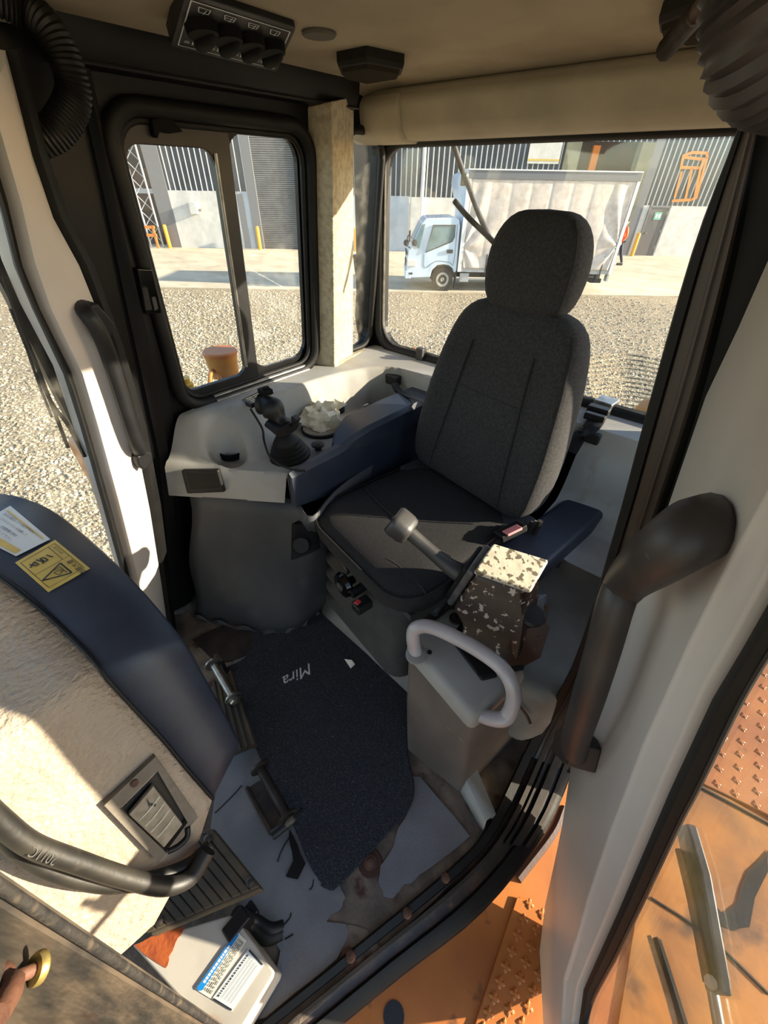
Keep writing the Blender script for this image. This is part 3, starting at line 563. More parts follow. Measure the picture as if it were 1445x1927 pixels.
lathe('post_bolt', [(.02, 0), (.02, .008), (.012, .012), (.001, .013)], ony(1345, 745, .69), (-.3, -.8, .2), 'plastic', bp_, seg=12)
lathe('post_screw', [(.005, 0), (.005, .004), (.001, .005)], ony(1247, 842, .655), (-.3, -.8, .2), 'plastic', bp_, seg=8)
# left front pillar very near the camera
PE0, PE1 = onz(445, 1945, .03), onz(-40, 1612, .92)
rows = []
for k in range(14):
    t = k/8; p = PE0.lerp(PE1, t)
    rows.append([p, p+V((.008, -.012, 0)), p+V((.03, -.018, 0)), p+V((.20, -.05, 0)), p+V((.22, -.2, 0)), p+V((-.06, -.2, 0)), p+V((-.03, -.03, 0))])
ap_ = loft('trim_7', rows, 'pillarmetal', smooth=30); st(ap_, 'worn brown front door pillar at the lower left', 'trim')
tube('flaking_edge', [PE0.lerp(PE1, t)+V((.006, -.004, 0)) for t in (0, .2, .4, .6, .8, 1)], .0045, 'flake', ap_, seg=8)
# left wall stubs outside the view, so the cab is closed
ft = prism('wall_front', [V((-1.2, -.78, 0)), V((-.2, -.78, 0)), V((-.2, -.78, .5)), V((-1.2, -.78, .5))], (0, -.04, 0), 'beige', smooth=None); st(ft, 'low front wall of the cab under the windscreen', 'wall')
# ---- far door (right side), closed
dn = V((.95, .31, -.13)).normalized(); dp0 = V((-1.15, .2, 0))
def fd(px, py, off=0): return onp(px, py, dp0+dn*off, dn)
fdd = thing('door_1', 'closed far door with pale trim and black grab handle', 'door', (-1.1, .2, .1), None, 'structure')
GE = [(-70, 200), (0, 395), (26, 500), (60, 580), (119, 704), (150, 800), (190, 940), (225, 1067), (250, 1180), (270, 1260)]
SE = [(-40, 200), (14, 380), (42, 500), (75, 582), (134, 700), (165, 800), (205, 940), (240, 1067), (266, 1180), (286, 1260)]
MI = [(-5, 150), (62, 380), (85, 470), (112, 570), (172, 700), (202, 800), (240, 940), (268, 1067), (286, 1160), (300, 1250)]
BE = [(10, 95), (60, 290), (100, 410), (149, 500), (205, 640), (250, 800), (282, 960), (304, 1100), (318, 1200), (326, 1270)]
KE = [(40, 90), (90, 290), (130, 410), (178, 500), (232, 650), (275, 800), (303, 950), (320, 1090), (334, 1200), (340, 1270)]
rings = []
for s_, m_, b_ in zip(SE, MI, BE):
    s2, m2, b2 = fd(*s_), fd(*m_, .028), fd(*b_, .012)
    rings.append([s2, s2.lerp(m2, .3)+dn*.014, m2, m2.lerp(b2, .6)+dn*.006, b2, b2-dn*.06, s2-dn*.05])
loft('inner_trim', rings, 'doortrim', fdd, smooth=50)
rings = [[fd(*g), fd(*g, .012).lerp(fd(*s_, .016), .5), fd(*s_, .008), fd(*s_, -.03), fd(*g, -.03)] for g, s_ in zip(GE, SE)]
loft('glass_seal', rings, 'rubber', fdd, smooth=40)
tube('seal_lip', [fd(a[0]*.5+b[0]*.5, a[1], .012) for a, b in zip(GE, SE)], .003, 'alu', fdd, seg=6)
rings = [[fd(*b_, .008), fd(*b_, .016).lerp(fd(*k_, .018), .5), fd(*k_, .004), fd(*k_, -.06), fd(*b_, -.06)] for b_, k_ in zip(BE, KE)]
loft('edge_seal', rings, 'rubber', fdd, smooth=40)
gp = [fd(*g, -.012) for g in GE]; gf = [p+V((.31, -.95, 0))*.75 for p in (gp[-1], gp[0])]
prism('glass_pane', gp+gf, dn*.004, 'doorglass', fdd, smooth=None)
gh = tube('grab_handle', [fd(150, 575, .012), fd(165, 592, .045), fd(185, 622, .055), fd(204, 668, .055), fd(226, 735, .055), fd(246, 800, .055), fd(258, 838, .05), fd(262, 850, .03)], .0155, 'plastic', fdd, seg=12)
prism('handle_mount', [fd(131, 572, .0), fd(138, 562, .0), fd(152, 560, .0), fd(186, 598, .0), fd(188, 620, .0), fd(172, 626, .0), fd(150, 612, .0)], dn*.045, 'plastic', gh, bevel=.006)
prism('handle_mount', [fd(232, 850, .0), fd(246, 836, .0), fd(262, 842, .0), fd(262, 858, .0), fd(248, 876, .0), fd(236, 868, .0)], dn*.045, 'plastic', gh, bevel=.006)
wp = tube('wiper_arm', [fd(160, 860, -.03), fd(128, 800, -.06), fd(98, 760, -.07), fd(72, 700, -.07)], .0045, 'plastic', fdd, seg=6)
tube('wiper_blade', [fd(5, 520, -.06), fd(40, 615, -.06), fd(70, 690, -.06), fd(128, 842, -.06)], .0042, 'rubber', wp, seg=6)
tube('blade_carrier', [fd(20, 582, -.065), fd(48, 650, -.075), fd(62, 690, -.08), fd(78, 735, -.075), fd(98, 785, -.065)], .003, 'plastic', wp, seg=6)
# ---- near door (left side), swung open
H0 = V((.14, .60, 0)); hax = V((-.133, .043, 1)); az_ = math.radians(-67); hd_ = V((math.cos(az_), math.sin(az_), 0))
nn_ = hd_.cross(hax).normalized()
if nn_.dot(CAM-H0) < 0: nn_ = -nn_
def nd(px, py, off=0): return onp(px, py, H0+nn_*off, nn_)
ndo = thing('door_2', 'open near door with pale trim, black handle and window over the orange deck', 'door', H0, None, 'structure')
NL = [(1530, 330), (1480, 440), (1406, 600), (1341, 731), (1262, 960), (1160, 1230), (1077, 1439), (1062, 1552), (1047, 1627), (1030, 1703), (1021, 1790), (1030, 1927), (1040, 2000)]
NR = [(1640, 480), (1590, 590), (1500, 800), (1444, 927), (1380, 1040), (1300, 1200), (1210, 1400), (1145, 1571), (1105, 1690), (1085, 1760), (1060, 1840), (1055, 1927), (1062, 2000)]
NG = [(1700, 640), (1650, 740), (1560, 920), (1460, 1110), (1397, 1221), (1340, 1316), (1262, 1485), (1225, 1571), (1164, 1714), (1120, 1812), (1098, 1862), (1089, 1927), (1092, 2000)]
NS = [(1760, 700), (1710, 800), (1610, 980), (1500, 1150), (1440, 1240), (1388, 1330), (1312, 1485), (1277, 1552), (1212, 1690), (1160, 1797), (1118, 1876), (1105, 1927), (1108, 2000)]
rings = []
for a, b, c in zip(NL, NR, NG):
    p, q, r_ = nd(*a, -.01), nd(*b, .022), nd(*c)
    rings.append([p-nn_*.03, p, p.lerp(q, .12)+nn_*.012, p.lerp(q, .5)+nn_*.002, p.lerp(q, .8)+nn_*.0, q, q.lerp(r_, .15)-nn_*.002, r_.lerp(q, .1)+nn_*.008, r_, r_-nn_*.015])
loft('inner_trim', rings, 'doortrim', ndo, smooth=38, bevel=.004, seg=3)
rings = [[nd(*a, .008), nd(*a, .014).lerp(nd(*b, .014), .4), nd(*b, .006), nd(*b, -.03), nd(*a, -.03)] for a, b in zip(NG, NS)]
loft('glass_seal', rings, 'rubber', ndo, smooth=40)
tube('seal_lip', [nd(*b, .006) for b in NS], .0025, 'alu', ndo, seg=6)
gp = [nd(*b, -.008) for b in NS]; fa = gp[-1]+hd_*.42; fb = gp[0]+hd_*.30
prism('glass_pane', gp+[fa, fb], nn_*.004, 'dirtyglass', ndo, smooth=None)
tube('front_frame', [gp[-1], fa, fa.lerp(fb, .5)+hd_*.04, fb, gp[0]], .03, 'doortrim', ndo, seg=8, smoothpts=False)
nh = tube('grab_handle', [nd(1185, 1075, .055), nd(1160, 1130, .07), nd(1135, 1220, .07), nd(1108, 1310, .07), nd(1082, 1395, .06), nd(1084, 1420, .04)], .0235, 'handle', ndo, seg=14)
tube('handle_arm', [nd(1345, 985, -.0), nd(1305, 1000, .045), nd(1240, 1045, .065), nd(1190, 1085, .062), nd(1168, 1112, .064)], [.036, .025], 'handle', nh, seg=14)
HC = nd(1243, 1036, .065)
lathe('mount_cap', [(.014, -.004), (.014, .002), (.012, .0035), (.001, .0035)], HC+(CAM-HC).normalized()*.0300, CAM-HC, 'handle', nh, seg=18)
prism('handle_foot', [nd(1088, 1385, .01), nd(1108, 1378, .01), nd(1124, 1392, .01), nd(1133, 1412, .01), nd(1121, 1456, .01), nd(1108, 1450, .01), nd(1080, 1425, .01)], nn_*.05, 'handle', nh, bevel=.004)
nw = prism('wiper_arm', [nd(1270, 1555, -.05), nd(1292, 1548, -.05), nd(1318, 1640, -.05), nd(1352, 1840, -.05), nd(1355, 1868, -.05), nd(1325, 1865, -.05), nd(1322, 1832, -.05)], nn_*-.012, 'greymetal', ndo, bevel=.003)
tube('arm_rod', [nd(1340, 1860, -.056), nd(1352, 1927, -.056), nd(1362, 1990, -.056)], .006, 'steel', nw, seg=8); tube('arm_pin', [nd(1337, 1848, -.045), nd(1337, 1848, -.036)], .006, 'steel', nw, seg=8, smoothpts=False)
tube('washer_tube', [nd(1278, 1600, -.045), nd(1300, 1690, -.045), nd(1322, 1800, -.045), nd(1332, 1850, -.045)], .005, 'rubber', nw, seg=6)
tube('wiper_blade', [nd(1226, 1770, -.05), nd(1242, 1820, -.05), nd(1262, 1885, -.05), nd(1280, 1950, -.05)], .009, 'steel', nw, seg=6, flat=.6); tube('blade_rubber', [nd(1236, 1770, -.055), nd(1252, 1820, -.055), nd(1272, 1885, -.055), nd(1292, 1950, -.055)], .006, 'rubber', nw, seg=6)
# corrugated conduits at both door heads
def conduit(name, pts, r, m, label, pitch=.011):
    P = spline(pts, 40); L = sum((b-a).length for a, b in zip(P[:-1], P[1:]))
    n = int(L/pitch)*4; q = []; acc = 0; j = 0; step = L/n
    out = [P[0]]; d = 0
    for a, b in zip(P[:-1], P[1:]):
        l = (b-a).length
        while d+l >= step*len(out):
            out.append(a.lerp(b, (step*len(out)-d)/l if l else 0))
        d += l
    N = len(out)
    o = tube(name, out, lambda t: r*(1+.05*math.sin(t*(N-1)*math.pi/2)), m, seg=20, smoothpts=False)
    return tag(o, label, 'hose')
conduit('corrugated_conduit', [rwx(55, 255, .06), rwx(75, 262, .08), rwx(110, 240, .09), rwx(138, 185, .09), rwx(126, 120, .09), rwx(95, 60, .08), rwx(50, 20, .06), rwx(-20, -20, .05)], .025, 'conduitm', 'black corrugated conduit looping over the far door head', .006)
conduit('corrugated_conduit', [ony(1452, -90, .46), ony(1444, -20, .46), ony(1446, 50, .46), ony(1462, 100, .47), ony(1510, 122, .49), ony(1580, 128, .52)], .034, 'handle', 'thick black corrugated conduit hanging at the near door head', .0055)
# ================================================================== CAB CONTENTS
# ---- moulded console wrapping the right side and the rear
def lerp(a, b, t): return a+(b-a)*t
SH = [(.30, -1.13), (.52, -1.12), (.60, -1.085), (.70, -1.062), (.90, -1.05), (1.0, -1.03), (1.08, -1.0), (1.14, -.955), (1.165, -.90), (1.17, -.80)]
def shelf_x(y):
    for (a, xa), (b, xb) in zip(SH[:-1], SH[1:]):
        if y <= b: return lerp(xa, xb, max(0, (y-a)/(b-a)))
    return .5
def cz(x, y):
    tray = .642
    if y < .60: w = .16
    else: w = lerp(.16, .035, sstep(.60, .72, y))
    s = 1-sstep(-.01, w, x-shelf_x(y)); s = max(s, sstep(1.135, 1.175, y))
    z = tray+(.772-tray)*s
    dl = max(0, x+.42)/.3
    if y < 1.175 and x > -.42: z -= .16*min(1, dl)*(1-sstep(1.10, 1.175, y))
    d = math.hypot((x+1.035)/1.15, (y-.495)); z = lerp(z, .616, 1-sstep(.036, .056, d))
    d = math.hypot((x+.90)/.085, (y-1.075)/.045); z -= .05*(1-sstep(.85, 1.05, d))
    z += .006*math.exp(-((x+.905)**2+(y-.63)**2)/.006)
    return z
con = thing('moulded_console', 'grey moulded console along the right wall and under the rear window', 'console', (-1.0, .8, 0))
def fa_(u, v):
    yf = lerp(.352, .562, u); xr = lerp(-.842, -.765, v)
    if v < .05:
        t = v/.05; x = lerp(-1.135, xr, u); y = yf-.004-.02*(1-t); return V((x, y, lerp(.548, min(cz(x, yf), .655)-.006, t)))
    w = (v-.05)/.95; y = lerp(yf, 1.305, w); x = lerp(lerp(-1.135, -1.165, min(1, w*4)), xr, u)
    z = cz(x, y); z = lerp(min(z, .655), z, sstep(0, .10, w)) ; return V((x, y, z))
heightfield('console_top', 64, 110, fa_, 'deck', con, smooth=60)
heightfield('rear_shelf', 72, 44, lambda u, v: V((lerp(-.765, .105, u), lerp(.94, 1.305, v), cz(lerp(-.765, .105, u), lerp(.94, 1.305, v)))), 'deck', con, smooth=60, keep=lambda c: c.y > 1.155 or c.x > -.235)
# vinyl skirt under the console
bt = [(368, 1158), (430, 1174), (505, 1188), (560, 1180), (600, 1150)]
tpx = [(345, 945), (440, 950), (520, 948), (550, 962), (582, 985)]
bw_ = [onz(*p, .012) for p in bt]; tw = [onz(*p, .55) for p in tpx]
tw = [p+V((-.02, .03, .0)) for p in tw]; bw_ += [V((-.79, .75, .012)), V((-.78, 1.2, .01))]; tw += [V((-.775, .75, .56)), V((-.77, 1.2, .56))]
rows = []
for k in range(11):
    t = k/10; r_ = []
    for i, (a, b) in enumerate(zip(bw_, tw)):
        p = a.lerp(b, t); p += V((.0, .01*math.sin(t*9+i*1.7), .006*math.sin(i*2.1)*(1-t))); r_.append(p)
    rows.append(spline(r_, 4))
sk_ = loft('vinyl_skirt', rows, 'skirt', con, closed=False, cap=False, smooth=60, solid=.006, label='dark grey vinyl skirt under the console')
tube('torn_edge', [p+V((.004, -.006, .004+.012*math.sin(i*1.9))) for i, p in enumerate(spline(bw_[:5], 5))], lambda t: .006+.004*math.sin(t*40), 'skirt', sk_, seg=6, n=2)
CVn = V((.583, -.813, .10)).normalized(); CVp = V((-1.0, .447, .6))+CVn*.006
# ashtray / socket cover on the front lip
ash = prism('socket_cover', [onp(345, 881, CVp, CVn), onp(415, 880, CVp, CVn), onp(427, 922, CVp, CVn), onp(356, 925, CVp, CVn)], CVn*.016, 'plastic', con, bevel=.006, seg=3)
prism('cover_lid', [onp(x, y, CVp+CVn*.013, CVn) for x, y in ((352, 886), (411, 885), (420, 916), (361, 919))], CVn*.006, 'lamp', ash, bevel=.003)
lathe('cup_holder', [(.001, .002), (.034, .002), (.035, .02), (.039, .02), (.039, .0)], onz(438, 856, .622), (0, 0, 1), 'knobm', con)
np_ = quad('name_plate', *[onz(*p, .7735) for p in ((456, 752), (500, 731), (516, 740), (472, 764))], 'greycap', con)
for k in range(4):
    t = (k+.5)/4; a = onz(lerp(460, 470, t), lerp(751, 761, t), .7755); b = onz(lerp(500, 512, t), lerp(733, 740, t), .7755)
    ribbons('plate_print', a, (b-a), (0, 0, 1), [[(.05, 0), (.3, 0)], [(.36, 0), (.62, 0)], [(.68, 0), (.94, 0)]], .003, 'stick_c', np_)
lathe('round_lid', [(.001, .0), (.062, .0), (.064, .006), (.06, .011), (.001, .013)], (-.966, .812, .643), (0, 0, 1), 'beige', con, label='beige round access lid on the console')
lathe('lid_gasket', [(.060, .0), (.069, .0), (.069, .007), (.064, .010), (.060, .0)], (-.966, .812, .642), (0, 0, 1), 'rubber', con)
lathe('cup_ring', [(.022, .004), (.022, .03), (.027, .032), (.028, .02), (.029, 0), (.001, 0), (.001, .004)], (-1.027, .945, .645), (0, 0, 1), 'plastic', con)
lathe('push_knob', [(.011, 0), (.009, .012), (.02, .016), (.021, .021), (.012, .026), (.001, .027)], (-.872, .712, .643), (0, 0, 1), 'plastic', con)
ks = lathe('key_switch', [(.036, 0), (.036, .006), (.022, .008), (.02, .014), (.001, .015)], (-.918, .985, .644), (0, 0, 1), 'plastic', con); box('key', (-.918, .985, .672), (.008, .022, .035), 'steel', ks, bevel=.002)
lathe('bolt_tab', [(.016, 0), (.016, .003), (.008, .003), (.008, .008), (.001, .009)], onz(478, 812, .69), (.2, -.2, 1), 'steel', con, seg=12)
lathe('bowl_disc', [(.001, 0), (.05, 0), (.052, .004), (.001, .005)], (-.90, 1.075, .594), (0, 0, 1), 'rustbrown', con)
# joystick
jp = V((-.905, .628, .645))
js = thing('blade_joystick', 'black blade control joystick with ribbed boot on the right console', 'joystick', jp)
pr_ = [(.001, -.002), (.062, -.002), (.064, .006), (.056, .012), (.058, .018), (.05, .023), (.053, .029), (.045, .034), (.047, .04), (.039, .045), (.040, .052), (.030, .066), (.020, .078), (.014, .08), (.001, .08)]
lathe('rubber_boot', pr_, jp, (-.1, -.08, 1), 'rubber', js, seg=28)
jd = V((-.1, -.08, 1)).normalized(); top = jp+jd*.085
tube('shaft', [jp+jd*.07, jp+jd*.11], .009, 'steel', js, seg=10, smoothpts=False)
bs = jp+jd*.105; g0 = bs; 
x1 = V((-.75, -.1, .62)).normalized()
tube('palm_rest', [bs+V((.03, .0, -.004)), bs, bs+V((-.03, -.0, .002))], [.042, .036], 'plastic', js, seg=14, flat=.45, upv=(0, 0, 1))
gr = tube('grip', [bs+V((.012, .0, .004)), bs+V((-.004, .0, .022)), bs+V((-.022, -.002, .040)), bs+V((-.042, -.006, .050)), bs+V((-.062, -.012, .050))], lambda t: .0225+.011*t-.006*math.sin(t*9), 'plastic', js, seg=16)
box('thumb_switch', bs+V((-.05, -.0, .088)), (.036, .03, .016), 'knobm', gr, bevel=.004); box('trigger', bs+V((-.094, -.03, .045)), (.03, .014, .014), 'plastic', gr, bevel=.003); box('rocker', bs+V((-.044, .0, .098)), (.014, .018, .010), 'knobm', gr, bevel=.003)
prism('side_guard', [bs+V((.035, .01, .0)), bs+V((.06, .012, .03)), bs+V((.035, .012, .035))], (0, .02, 0), 'plastic', js, bevel=.003)
tube('cable', [bs+V((-.088, -.035, .035)), onz(493, 806, .735), onz(497, 830, .72), onz(510, 862, .685), onz(545, 882, .668), onz(575, 886, .662)], .0035, 'rubber', js, seg=6)
# crumpled bag on the lid
bgv = []; bgf = []
bc = V((-.985, .835, .665)); nu, nv = 22, 13
rb = random.Random(5)
for j in range(nv+1):
    ph = math.pi*j/nv
    for i in range(nu):
        a = 2*math.pi*i/nu; d = V((math.sin(ph)*math.cos(a), math.sin(ph)*math.sin(a), math.cos(ph)))
        r = .058*(1+.5*noise.noise(d*2.1+V((4, 0, 0)))+.28*noise.noise(d*4.6+V((0, 7, 0))))
        bgv.append(bc+V((d.x*r*1.05, d.y*r*1.1, max(-.012, d.z*r*.85))))
for j in range(nv):
    for i in range(nu):
        a = j*nu+i; b = j*nu+(i+1) % nu; bgf.append([a, b, b+nu, a+nu])
bg_ = thing('crumpled_bag', 'crumpled cream plastic bag lying on the round console lid', 'bag', bc)
mesh('bag_body', bgv, bgf, 'cream', bg_, smooth=22)
for k, (p, q, r_) in enumerate((((-.06, -.02, .0), (-.085, .0, .05), (-.03, .01, .045)), ((.0, -.06, -.01), (-.05, -.075, .01), (-.03, -.04, .04)), ((.02, .05, .02), (.05, .075, .045), (-.01, .07, .05)))): mesh('bag_corner', [bc+V(p), bc+V(q), bc+V(r_), bc+(V(p)+V(q)+V(r_))/3+V((.0, .0, .012))], [[0, 1, 3], [1, 2, 3], [2, 0, 3]], 'cream', bg_, smooth=None, solid=.001)
# right armrest
ra = thing('right_armrest', 'navy vinyl armrest between the right console and the seat', 'armrest', (-.80, .9, .6))
def aring(y, x0, x1, z0, z1): return [V((x0, y, z0)), V((x0, y, z1-.012)), V((x0+.012, y, z1)), V((x1-.012, y, z1)), V((x1, y, z1-.014)), V((x1, y, z0))]
loft('side_panel', [aring(.548, -.822, -.80, .548, .665), aring(.60, -.825, -.795, .54, .668), aring(.72, -.83, -.785, .52, .672), aring(.80, -.83, -.775, .50, .69), aring(1.2, -.80, -.745, .46, .69)], 'vinyl', ra, bevel=.006, smooth=40)
loft('arm_pad', [aring(.735, -.835, -.79, .66, .675), aring(.775, -.862, -.778, .655, .695), aring(.84, -.885, -.765, .65, .712), aring(1.0, -.875, -.752, .65, .718), aring(1.20, -.855, -.735, .65, .722)], 'vinyl', ra, bevel=.01, seg=3, smooth=40)
lb = prism('lower_panel', [onz(547, 985, .50), onz(585, 985, .50), onz(590, 1040, .44), onz(545, 1058, .44)], (-.0, .03, -.005), 'plastic', ra, bevel=.004)
kn = lathe('adjust_knob', [(.001, .0), (.022, .0), (.026, .004), (.026, .018), (.022, .024), (.001, .024)], onz(570, 1025, .47), (.5, -.6, .6), 'plastic', ra, seg=18)
# tan tool handle behind the seat
th_ = tube('tool_handle', [onz(782, 760, .655), onz(788, 728, .70), onz(790, 716, .715)], [.011, .013], 'tan', seg=12); tag(th_, 'tan wooden tool handle sticking up behind the seat', 'tool')
# ---- operator seat
SO = V((-.545, .82, 0)); sa = math.radians(-11)
SK = .93
def sl_p(x, y, z): return CAM+SK*(SO+V((x*math.cos(sa)-y*math.sin(sa), x*math.sin(sa)+y*math.cos(sa), z))-CAM)
st_ = thing('operator_seat', 'dark grey fabric operator seat with headrest and rubber bellows base', 'seat', V((-.51, .78, .06)))
def sring(x0, x1, y0, y1, r, z, k=6, crown=0): return [sl_p(a, b, z) for a, b in rr2(x0, x1, y0, y1, r, k)]
def cush(ins, z, fr=0): return [sl_p(a, b, z-fr*max(0, (-b-.10)/.17)**2) for a, b in rr2(-.252+ins, .252-ins, -.275+ins, .26-ins, .11-ins*.5, 7)]
cs = loft('seat_cushion', [cush(.035, .392), cush(.008, .402), cush(0, .43), cush(0, .462, .01), cush(.008, .482, .014), cush(.03, .496, .018), cush(.07, .502, .018), cush(.16, .501, .008), cush(.24, .499)], 'seatpan', st_, smooth=60, sub=1)
tube('cushion_seam', [sl_p(a, b, .484-.014*max(0, (-b-.10)/.17)**2) for a, b in rr2(-.246, .246, -.27, .25, .10, 7)], .0025, 'seatpan', cs, seg=5, closed=True, smoothpts=False)
tube('cushion_seam', [sl_p(-.2, -.06, .503), sl_p(-.1, -.075, .504), sl_p(.1, -.08, .504), sl_p(.2, -.06, .503)], .002, 'fabric', cs, seg=5)
tube('cushion_seam', [sl_p(.02, -.262, .472), sl_p(.09, -.20, .492), sl_p(.2, -.19, .49), sl_p(.243, -.19, .478)], .002, 'fabric', cs, seg=5)
def bring(z, w, yf, d, bol=.022, n=36):
    out = []
    for i in range(n):
        a = 2*math.pi*i/n; c, s = math.cos(a), math.sin(a); e = .42
        x = w*math.copysign(abs(c)**e, c); y = d/2*math.copysign(abs(s)**.6, s)
        yy = yf+d/2+y
        if s < 0: yy -= bol*(sstep(.55, .9, abs(x)/w) - .75*sstep(.93, 1.0, abs(x)/w))
        out.append(sl_p(x, yy, z-.03*max(0, 0)))
    return out
BR = [(.505, .16, .20, .06, 0), (.512, .22, .188, .095, .01), (.54, .250, .186, .115, .02), (.60, .260, .194, .125, .026), (.70, .258, .214, .125, .026), (.80, .246, .234, .120, .024), (.90, .230, .254, .118, .02), (.97, .212, .272, .105, .012), (1.015, .192, .286, .09, .006), (1.042, .154, .298, .07, 0), (1.052, .112, .31, .045, 0)]
bk = loft('backrest', [bring(*b) for b in BR], 'fabric', st_, smooth=60, sub=1)
def bf(z):
    for (a, *_r), (b, *_q) in zip(BR[:-1], BR[1:]):
        if z <= b: t = (z-a)/(b-a); return lerp(_r[1], _q[1], t)
    return .3
for s in (-1, 1): tube('backrest_seam', [sl_p(s*lerp(.15, .105, (z-.54)/.4), bf(z)-.002, z) for z in (.53, .62, .72, .82, .90, .95)], .0028, 'seatpan', bk, seg=5)
tube('backrest_seam', [sl_p(x, bf(.82)-.001, .82) for x in (-.125, -.06, 0, .06, .125)], .0018, 'fabric', bk, seg=5)
tube('edge_piping', [sl_p(w*.93, yf+d*.154-bo-.001, z) for z, w, yf, d, bo in BR[2:9]], .0022, 'seatpan', bk, seg=5)
HR = [(1.028, .07, .31, .05), (1.035, .105, .295, .085), (1.062, .128, .284, .105), (1.12, .137, .281, .115), (1.17, .134, .285, .112), (1.21, .120, .294, .10), (1.24, .095, .306, .078), (1.255, .06, .322, .045)]
hd2 = loft('headrest', [bring(z, w, y, d, 0) for z, w, y, d in HR], 'fabric', st_, smooth=60, sub=1)
tube('headrest_seam', [sl_p(w*.93, y+.012, z) for z, w, y, d in HR[1:7]], .0022, 'seatpan', hd2, seg=5)
for s in (-1, 1): tube('headrest_post', [sl_p(s*.05, .345, 1.01), sl_p(s*.05, .345, 1.06)], .007, 'steel', hd2, seg=8, smoothpts=False)
box('recliner_frame', sl_p(0, .2, .46), (.46, .14, .07), 'tdark', st_, ax=(V((math.cos(sa), math.sin(sa), 0)), V((-math.sin(sa), math.cos(sa), 0)), V((0, 0, 1))), bevel=.01)
# bellows
rings = []
for k in range(11):
    t = k/10; z = .385-.335*t; o_ = .022 if k % 2 else -.008
    rings.append([sl_p(a, b, z) for a, b in rr2(-.205-o_, .205+o_, -.215-o_-.03*t, .2+o_, .06, 5)])
loft('suspension_bellows', rings, 'bellow', st_, smooth=25)
box('seat_tray', sl_p(0, -.0, .39), (.42, .42, .02), 'tdark', st_, ax=(V((math.cos(sa), math.sin(sa), 0)), V((-math.sin(sa), math.cos(sa), 0)), V((0, 0, 1))))
sf = V((math.sin(sa), -math.cos(sa), 0))
kb = lathe('weight_knob', [(.001, .0), (.012, .0), (.014, .02), (.034, .024), (.040, .032), (.036, .044), (.015, .048), (.001, .048)], sl_p(-.015, -.245, .345), sf, 'gloss', st_, seg=24)
lathe('knob_cap', [(.014, .047), (.014, .05), (.001, .051)], sl_p(-.015, -.245, .345), sf, 'steel', kb, seg=16); tube('knob_shaft', [sl_p(.03, -.235, .35), sl_p(.03, -.285, .345)], .014, 'plastic', kb, seg=12, smoothpts=False)
lv = box('slide_latch', sl_p(.085, -.285, .352), (.036, .05, .03), 'plastic', st_, ax=(V((math.cos(sa), math.sin(sa), 0)), V((-math.sin(sa), math.cos(sa), 0)), V((0, 0, 1))), bevel=.006)
box('release_button', sl_p(.08, -.297, .368), (.014, .016, .006), 'red', lv, bevel=.002)
tube('adjust_lever', [sl_p(-.14, -.235, .375), sl_p(-.05, -.25, .37), sl_p(-.03, -.255, .365)], .006, 'darksteel', st_, seg=8)
tube('side_lever', [sl_p(-.24, -.13, .40), sl_p(-.262, -.16, .405), sl_p(-.262, -.19, .40)], .005, 'steel', st_, seg=8)
bkl = box('belt_buckle', onz(960, 1000, .575), (.042, .08, .022), 'plastic', st_, ax=(V((.8, -.45, .3)).normalized(), V((.42, .88, .2)).normalized(), V((-.3, -.1, .95)).normalized()), bevel=.004)
box('release_button', onz(964, 998, .588), (.026, .046, .008), 'pink', bkl, ax=(V((.8, -.45, .3)).normalized(), V((.42, .88, .2)).normalized(), V((-.3, -.1, .95)).normalized()), bevel=.002)
for k in range(5): tube('linkage', [sl_p(.19+.02*k, .16+.01*k, .40), sl_p(.24+.01*k, .22, .50+.01*k)], .008, 'tdark' if k % 2 else 'darksteel', st_, seg=6, smoothpts=False)
# ---- harness straps
def strap(name, pts, w, m, parent, n=5, upv=(0, 0, 1)): return tube(name, pts, w/2, m, parent, seg=8, n=n, flat=.12, upv=upv)
b1 = thing('harness_strap', 'black belt strap through the slot in the rear wall of the console bowl', 'strap', onz(745, 715, .72))
sp = ony(742, 716, 1.12)
box('slot_frame', ony(740, 714, 1.145), (.055, .03, .035), 'plastic', b1, bevel=.004)
strap('webbing', [ony(742, 720, 1.12), ony(752, 735, 1.10), ony(770, 745, 1.08), ony(800, 758, 1.06), ony(825, 775, 1.05)], .024, 'rubber', b1); strap('webbing', [ony(740, 722, 1.11), ony(748, 738, 1.095), ony(760, 745, 1.085)], .02, 'plastic', b1)
b2 = thing('harness_strap', 'black belt strap with bright buckle lying on the rear shelf at right', 'strap', onz(1120, 780, .775))
strap('webbing', [onz(1132, 768, .79), onz(1122, 790, .785), onz(1108, 808, .77), ony(1088, 822, 1.14), ony(1070, 850, 1.10)], .045, 'rubber', b2)
box('buckle', onz(1140, 758, .792), (.055, .06, .022), 'chrome', b2, ax=(V((1, -.1, 0)).normalized(), V((.1, 1, 0)).normalized(), V((0, 0, 1))), bevel=.004); box('buckle_end', onz(1126, 773, .793), (.06, .03, .026), 'plastic', b2, bevel=.004); box('buckle_slide', onz(1119, 785, .79), (.056, .02, .02), 'plastic', b2, bevel=.003)
box('slot_frame', ony(1108, 822, 1.155), (.06, .02, .03), 'plastic', b2, bevel=.004)
b3 = thing('belt_clip', 'black clip standing on the rear shelf under the window left of the seat', 'clip', onz(790, 672, .775))
box('clip_tongue', onz(790, 668, .79), (.03, .016, .05), 'leverm', b3, bevel=.003); box('clip_head', onz(793, 660, .80), (.04, .02, .02), 'plastic', b3, bevel=.004)
